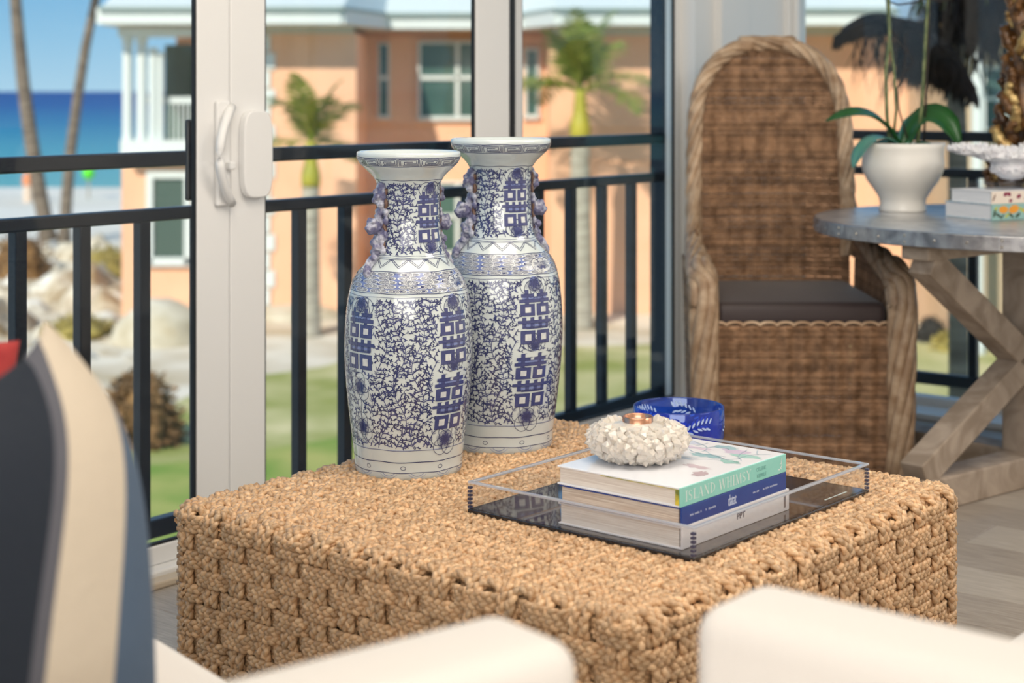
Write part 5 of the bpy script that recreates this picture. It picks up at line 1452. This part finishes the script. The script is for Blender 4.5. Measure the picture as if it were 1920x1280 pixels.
stem('flower_stem', [(-22, 0, 112), (-30, -2, 180), (-32, 0, 260), (-24, 2, 330), (-26, 2, 400), (-34, 4, 520), (-30, 8, 640)], 3.4, M_stem)
stem('support_stake', [(-20, 2, 112), (-12, 0, 190), (-16, 2, 270), (-24, 4, 330), (-30, 6, 430), (-34, 8, 640)], 2.6, M_stem)
stem('flower_stem', [(26, 0, 112), (36, 0, 200), (42, 2, 300), (48, 2, 400), (50, 4, 640)], 3.4, M_stem)
stem('support_stake', [(40, 4, 112), (46, 4, 240), (52, 4, 400), (54, 6, 640)], 2.2, M_dstem)
stem('air_root', [(20, 8, 112), (6, 6, 150), (-6, 4, 190), (-10, 4, 230), (4, 6, 262), (8, 6, 300), (-14, 4, 332), (-24, 4, 345)], 1.6, M_dstem)
stem('air_root', [(8, 6, 262), (22, 10, 280), (8, 8, 310), (4, 6, 330)], 1.3, M_dstem)
stem('air_root', [(-30, 4, 395), (-8, 2, 388), (24, 0, 392), (46, 2, 400), (70, 0, 394), (92, -2, 398)], 1.6, M_dstem)

# two flowered books, the clear block and the white coral on the table
M_fl1 = mat('floral_teal_cover', S(150, 190, 186), .4); M_fl2 = mat('cream_floral_cover', S(236, 222, 208), .4)
M_pg3 = mat('white_pages', S(240, 240, 240), .8, col2=S(222, 222, 226), scale=26, stretch=(.6, .6, 36))
RB = -math.radians(38)
def fbook(label, cx, cy, z0, w_, h_, th, cov, sp_, rz): return book('floral_book', label, cx, cy, z0, w_, h_, th, cov, sp_, M_pg3, rz, 'floral books on the round table', hard=.002)
fb_c = Vector((1.368, 4.672, 0))
rzb = math.radians(-62)          # spine turned towards the picture's right
axb = Vector((math.cos(rzb), math.sin(rzb), 0)); byb = Vector((-math.sin(rzb), math.cos(rzb), 0))
cb = fb_c - axb * .095 + byb * .13
f1 = fbook('teal floral book lying on the zinc table under the cream book', cb.x, cb.y, RZ_ + .0005, .19, .26, .046, mat('blue_pattern_cover', S(96, 160, 190), .4, col2=S(210, 224, 226), scale=70), M_fl1, rzb)
cb2 = fb_c - axb * .086 + byb * .128
f2 = fbook('cream book with red butterflies lying on the teal floral book', cb2.x, cb2.y, RZ_ + .047, .165, .25, .036, M_pg3, M_fl2, rzb)
def spots(parent, x, items):
    for i, (y, z, a, b_, rot, m) in enumerate(items):
        mb = MB(); n_ = 12; V = [(0, y + a * math.cos(2 * PI * k / n_) * math.cos(rot) - b_ * math.sin(2 * PI * k / n_) * math.sin(rot), z + a * math.cos(2 * PI * k / n_) * math.sin(rot) + b_ * math.sin(2 * PI * k / n_) * math.cos(rot)) for k in range(n_)]
        mb.add(V, [tuple(range(n_))]); mb.obj('printed_flower', m, parent, loc=(x + .0002 + i * .00002, 0, 0), fix=False)
M_or = mat('print_orange', S(236, 160, 60), .5); M_dg = mat('print_leaf', S(70, 92, 78), .5); M_lg = mat('print_lime', S(186, 196, 96), .5); M_rd = mat('print_wine', S(140, 54, 78), .5)
spots(f1, .095 + .0041, [(-.085, .030, .018, .011, 0, M_or), (-.045, .030, .020, .012, .2, M_or), (-.115, .032, .010, .005, .9, M_lg), (-.105, .014, .014, .004, -.5, M_dg), (-.12, .02, .012, .005, 1.3, M_dg), (-.07, .013, .012, .004, .5, M_lg), (-.055, .012, .012, .004, -.6, M_dg), (-.09, .010, .010, .003, .8, M_dg), (-.03, .012, .012, .005, .6, M_dg), (-.015, .028, .012, .005, -.6, M_lg), (.01, .026, .018, .011, .1, M_or), (.035, .013, .012, .005, .4, M_dg)])
spots(f2, .0825 + .0041, [(-.072, .027, .008, .006, .5, M_rd), (-.058, .027, .008, .006, -.5, M_rd), (-.052, .008, .007, .005, .3, M_rd), (-.116, .018, .012, .003, 1.1, mat('print_brown', S(130, 96, 84), .5)), (-.02, .02, .009, .006, .4, M_rd), (.01, .012, .008, .005, -.4, M_rd)])
blk = thing('acrylic_block', 'clear acrylic block between the cream book and the white coral', 'block', (cb2.x + .02, cb2.y + .01, RZ_ + .0838), rzb)
MB().box(-.06, .06, -.095, .095, 0, .022).obj('clear_block', M_acr, blk, bevel=.004)
M_coral = mat('white_coral', S(240, 240, 242), .8, col2=S(224, 222, 226), scale=40, bump=.4, bscale=80, sss=.2)
co = thing('white_coral', 'white branching coral on a clear block on the round table', 'coral', (cb2.x + .035, cb2.y + .02, RZ_ + .106))
bm = bmesh.new(); rr_ = random.Random(4)
def cb_(x, y, z, rx, ry, rz_):
    bmesh.ops.create_icosphere(bm, subdivisions=2, radius=1, matrix=Matrix.Translation((x, y, z)) @ Matrix.Diagonal((rx, ry, rz_, 1)))
cb_(.0, 0, .035, .055, .055, .035); cb_(.04, .01, .05, .05, .05, .04); cb_(-.01, 0, .072, .10, .08, .020); cb_(-.09, -.01, .086, .075, .055, .016); cb_(.08, 0, .085, .09, .08, .022); cb_(.15, .01, .08, .06, .06, .02); cb_(-.15, -.015, .092, .035, .03, .011); cb_(.06, -.04, .055, .05, .04, .03)
me = bpy.data.meshes.new('coral_body'); bm.to_mesh(me); bm.free()
o = link('coral_body', me, M_coral, co); md = o.modifiers.new('r', 'REMESH'); md.mode = 'VOXEL'; md.voxel_size = .006
nub = ico(1, 0); nub.materials.append(M_coral); nmv = []; nmf = []
tv = np.array([v.co[:] for v in nub.vertices]); tf = np.array([p.vertices[:] for p in nub.polygons])
cm = NM()
for k in range(900):
    cx_ = rr_.uniform(-.185, .21); cy_ = rr_.uniform(-.085, .085)
    ell = [(-.01, 0, .072, .10, .08, .020), (-.09, -.01, .086, .075, .055, .016), (.08, 0, .085, .09, .08, .022), (.15, .01, .08, .06, .06, .02), (-.15, -.015, .092, .035, .03, .011), (.0, 0, .035, .055, .055, .035), (.06, -.04, .055, .05, .04, .03)]
    e_ = ell[rr_.randrange(len(ell))]; a = rr_.uniform(0, 2 * PI); u = rr_.uniform(-.35, 1)
    d_ = Vector((math.cos(a) * math.sqrt(1 - u * u), math.sin(a) * math.sqrt(1 - u * u), u))
    p = Vector((e_[0] + d_.x * e_[3], e_[1] + d_.y * e_[4], e_[2] + d_.z * e_[5])); nn = (d_ + Vector((0, 0, .55))).normalized()
    ln_ = rr_.uniform(.008, .017); rot = np.array(nn.to_track_quat('Z', 'Y').to_matrix())
    V = (tv * np.array([.0042, .0042, ln_])) @ rot.T + np.array(p); cm.add(V, tf)
o = link('coral_polyps', cm.mesh('coral_polyps'), M_coral, co); o['kind'] = 'stuff'

# carved gilt stand at the picture's edge
M_gilt = mat('aged_gilt_wood', S(128, 88, 48), .36, col2=S(58, 38, 24), scale=16, metal=.25, bump=.4, bscale=40, coat=.2, dist=1.5)
M_gilt2 = mat('bright_gilt', S(206, 178, 120), .3, col2=S(140, 104, 58), scale=24, metal=.4)
gl = thing('carved_stand', 'carved gilded wooden stand with scrolling leaves behind the white coral', 'ornament', (1.618, 5.06, RZ_))
P = []; prf = []
for k in range(60):
    f = k / 59; z = f * .86
    r_ = .085 + .035 * math.exp(-((f - .10) / .10) ** 2) + .012 * math.sin(f * 9) - .030 * f
    prf.append((max(.012, r_), z))
mb = MB().lathe([(0, 0)] + prf + [(0, .86)], 40)
mb.v = [(x * (1 + .16 * math.sin(5 * math.atan2(y, x) + z * 26)) + .012 * math.sin(z * 7), y * (1 + .16 * math.sin(5 * math.atan2(y, x) + z * 26)), z) for x, y, z in mb.v]
mb.obj('carved_trunk', M_gilt, gl, smooth=True)
for k in range(40):
    rr_ = random.Random(k); z = .02 + .78 * (k // 2) / 20; a = PI + (-1) ** k * rr_.uniform(.0, 1.2)
    big = .7 + .6 * rr_.random(); f0 = z / .86; dh = Vector((math.cos(a), math.sin(a), 0)); tg = Vector((-math.sin(a), math.cos(a), 0))
    r0 = .085 + .035 * math.exp(-((f0 - .10) / .10) ** 2) + .012 * math.sin(f0 * 9) - .030 * f0
    Q = []
    for i in range(12):
        f = i / 11
        Q.append(tuple(dh * (r0 * .92 + .026 * big * math.sin(f * 2.6) + (.020 * big * (f - .7) / .3 if f > .7 else 0)) + tg * (.02 * math.sin(f * 3 + k)) + Vector((0, 0, z + .085 * big * (f if f < .75 else .75 - (f - .75) * .6)))))
    MB().tube(Q, [(.017 * (1 - .55 * i / 11) * (1 + .22 * math.sin(i * 2.3 + k)) + .002) * big for i in range(12)], 7).obj('carved_leaf', M_gilt2 if k % 4 == 0 else M_gilt, gl, smooth=True)

# ------------------------------------------------------------------ white upholstered armchairs in front
M_uph = mat('white_upholstery', S(230, 224, 217), .85, sheen=.05, bump=.25, bscale=420)
AW, AT, AH, ADP, SH = .42, .12, .682, .66, .440
def upbox(name, x0, x1, y0, y1, z0, z1, parent, bev):
    o = MB().box(x0, x1, y0, y1, z0, z1).obj(name, M_uph, parent, bevel=bev, seg=5, smooth=True)
    return o
def armchair(label, loc, rz):
    t = thing('armchair', label, 'armchair', loc, rz, 'white armchairs round the coffee table')
    for sg in (-1, 1):
        a, b_ = sorted((sg * AW, sg * (AW + AT))); upbox('arm', a, b_, -ADP, 0, .10, AH, t, .028)
    upbox('base', -AW + .002, AW - .002, -ADP + .0, .02, .10, .31, t, .02)
    upbox('seat_cushion', -AW + .004, AW - .004, -ADP + .12, .07, .315, SH, t, .045)
    upbox('backrest', -AW - AT + .004, AW + AT - .004, -ADP - .15, -ADP - .003, .10, .80, t, .045)
    for sx_ in (-1, 1):
        for y in (-.06, -ADP - .08): MB().tube([(sx_ * (AW + .05), y, 0), (sx_ * (AW + .05), y, .102)], [.018, .024], 10).obj('leg', mat('dark_leg', S(60, 44, 34), .4), t)
    return t
# local +y is the way a chair faces
def frame(v): return math.atan2(-v.x, v.y)
ch1_f = Vector((.79, .613, 0)).normalized(); ch1_r = Vector((ch1_f.y, -ch1_f.x, 0))
e1 = Vector((.063, 1.335, 0))
o1 = e1 - ch1_r * (AW + AT)
c1 = armchair('white upholstered armchair under the striped pillow', (o1.x, o1.y, 0), frame(ch1_f))
ch2_f = -AX; ch2_r = Vector((ch2_f.y, -ch2_f.x, 0))
e2 = Vector((.152, 1.425, 0))
o2 = e2 + ch2_r * (AW + AT)
c2 = dup(c1, (o2.x, o2.y, 0), frame(ch2_f), 'white upholstered armchair without a pillow, before the front corner of the tray')

# striped pillow on the first chair
M_nav = mat('navy_pillow_cloth', S(27, 35, 47), .95, col2=S(21, 28, 39), scale=120, stretch=(.3, 1, 4), bump=.2, bscale=300, sheen=.2)  # navy darkened to put the shade of the backlit face into the cloth
M_crm = mat('cream_band', S(208, 194, 174), .95, bump=.9, bscale=38, sheen=.2)
M_slt = mat('slate_blue_cloth', S(80, 98, 120), .95, bump=.15, bscale=300, sheen=.2)
M_gry = mat('grey_tape', S(92, 92, 100), .9)
def pillow(name, label, cat, loc, rot, w_, h_, th, bands, group=None, ear=.06, pinch=0):
    n_ = 100; V = []; F = []; MI = []
    for side in (1, -1):
        for j in range(n_ + 1):
            for i in range(n_ + 1):
                u = i / n_ * 2 - 1; v = j / n_ * 2 - 1
                pu = u * (1 - ear * (1 - abs(v) ** 2.2) * .9)
                if pinch and u > 0: pu *= 1 - pinch * ((v + 1) / 2) ** 6
                pv = v * (1 - ear * (1 - abs(u) ** 2.2) * .9)
                if pinch and v > 0: pv *= 1 - .36 * v * math.sqrt(max(0, (1 - u) / 2))
                t_ = (max(0, 1 - abs(u) ** 2.6) * max(0, 1 - abs(v) ** 2.6)) ** .52
                V.append((pu * w_ / 2, side * (-th / 2) * t_, pv * h_ / 2))
    S_ = (n_ + 1) ** 2
    for side in range(2):
        for j in range(n_):
            for i in range(n_):
                a = side * S_ + j * (n_ + 1) + i; f = (a, a + 1, a + n_ + 2, a + n_ + 1); F.append(f if side == 0 else f[::-1])
                u = sum(V[k][0] for k in f) / 4 / w_ + .5 - .2 * ((j + .5) / n_) ** 2 + .06; mi = len(bands) - 1
                for k, (lim, _) in enumerate(bands):
                    if u <= lim: mi = k; break
                MI.append(mi)
    bm = bmesh.new(); bl_ = bm.verts.layers.float.new('band'); vs = [bm.verts.new(p) for p in V]
    for k, v_ in enumerate(vs): v_[bl_] = V[k][0] / w_ + .5 - .2 * (((k % ((n_ + 1) ** 2)) // (n_ + 1)) / n_) ** 2 + .06
    for f, mi in zip(F, MI):
        try: fc = bm.faces.new([vs[k] for k in f]); fc.material_index = mi; fc.smooth = True
        except ValueError: pass
    bmesh.ops.remove_doubles(bm, verts=bm.verts, dist=.0006); bmesh.ops.recalc_face_normals(bm, faces=bm.faces)
    me = bpy.data.meshes.new(name); bm.to_mesh(me); bm.free()
    if len(bands) > 1:      # woven stripes: one cloth, its colours set by the position across the pillow
        m = bpy.data.materials.new('striped_cloth'); m.use_nodes = True; nd = m.node_tree.nodes; lk = m.node_tree.links; pb = nd['Principled BSDF']
        pb.inputs['Roughness'].default_value = .95; at_ = nd.new('ShaderNodeAttribute'); at_.attribute_name = 'band'; rp_ = nd.new('ShaderNodeValToRGB'); rp_.color_ramp.interpolation = 'CONSTANT'
        rp_.color_ramp.elements.remove(rp_.color_ramp.elements[1]); st = 0
        for q_, (lim, bmt) in enumerate(bands):
            el = rp_.color_ramp.elements[0] if q_ == 0 else rp_.color_ramp.elements.new(st)
            el.color = bmt.node_tree.nodes['Principled BSDF'].inputs['Base Color'].default_value; st = lim
        tc_ = nd.new('ShaderNodeTexCoord'); nz_ = nd.new('ShaderNodeTexNoise'); nz_.inputs['Scale'].default_value = 60; bp_ = nd.new('ShaderNodeBump'); bp_.inputs['Strength'].default_value = .5; bp_.inputs['Distance'].default_value = .003
        lk.new(tc_.outputs['Object'], nz_.inputs['Vector']); lk.new(nz_.outputs['Fac'], bp_.inputs['Height']); lk.new(bp_.outputs[0], pb.inputs['Normal'])
        lk.new(at_.outputs['Fac'], rp_.inputs[0]); lk.new(rp_.outputs[0], pb.inputs['Base Color']); me.materials.append(m)
        me.polygons.foreach_set('material_index', [0] * len(me.polygons))
    else: me.materials.append(bands[0][1])
    o = link(name, me, None); o.location = loc; o.rotation_euler = rot
    return tagit(o, label, cat, group)
pillow('throw_pillow', 'navy pillow with cream and slate blue stripes standing on the white armchair', 'pillow', (-.470, 1.335, .688), (math.radians(-6), math.radians(4), math.radians(60)), .50, .495, .17,
       [(.56, M_nav), (.595, M_gry), (.775, M_crm), (1.0, M_slt)], pinch=.5)
pillow('throw_pillow', 'coral red pillow peeking out behind the striped navy pillow', 'pillow', (-.717, 1.63, .662), (math.radians(-6), math.radians(6), math.radians(38)), .44, .44, .13, [(1.0, mat('coral_red_cloth', S(176, 62, 58), .9, col2=S(150, 44, 46), scale=40, bump=.3, bscale=200))])
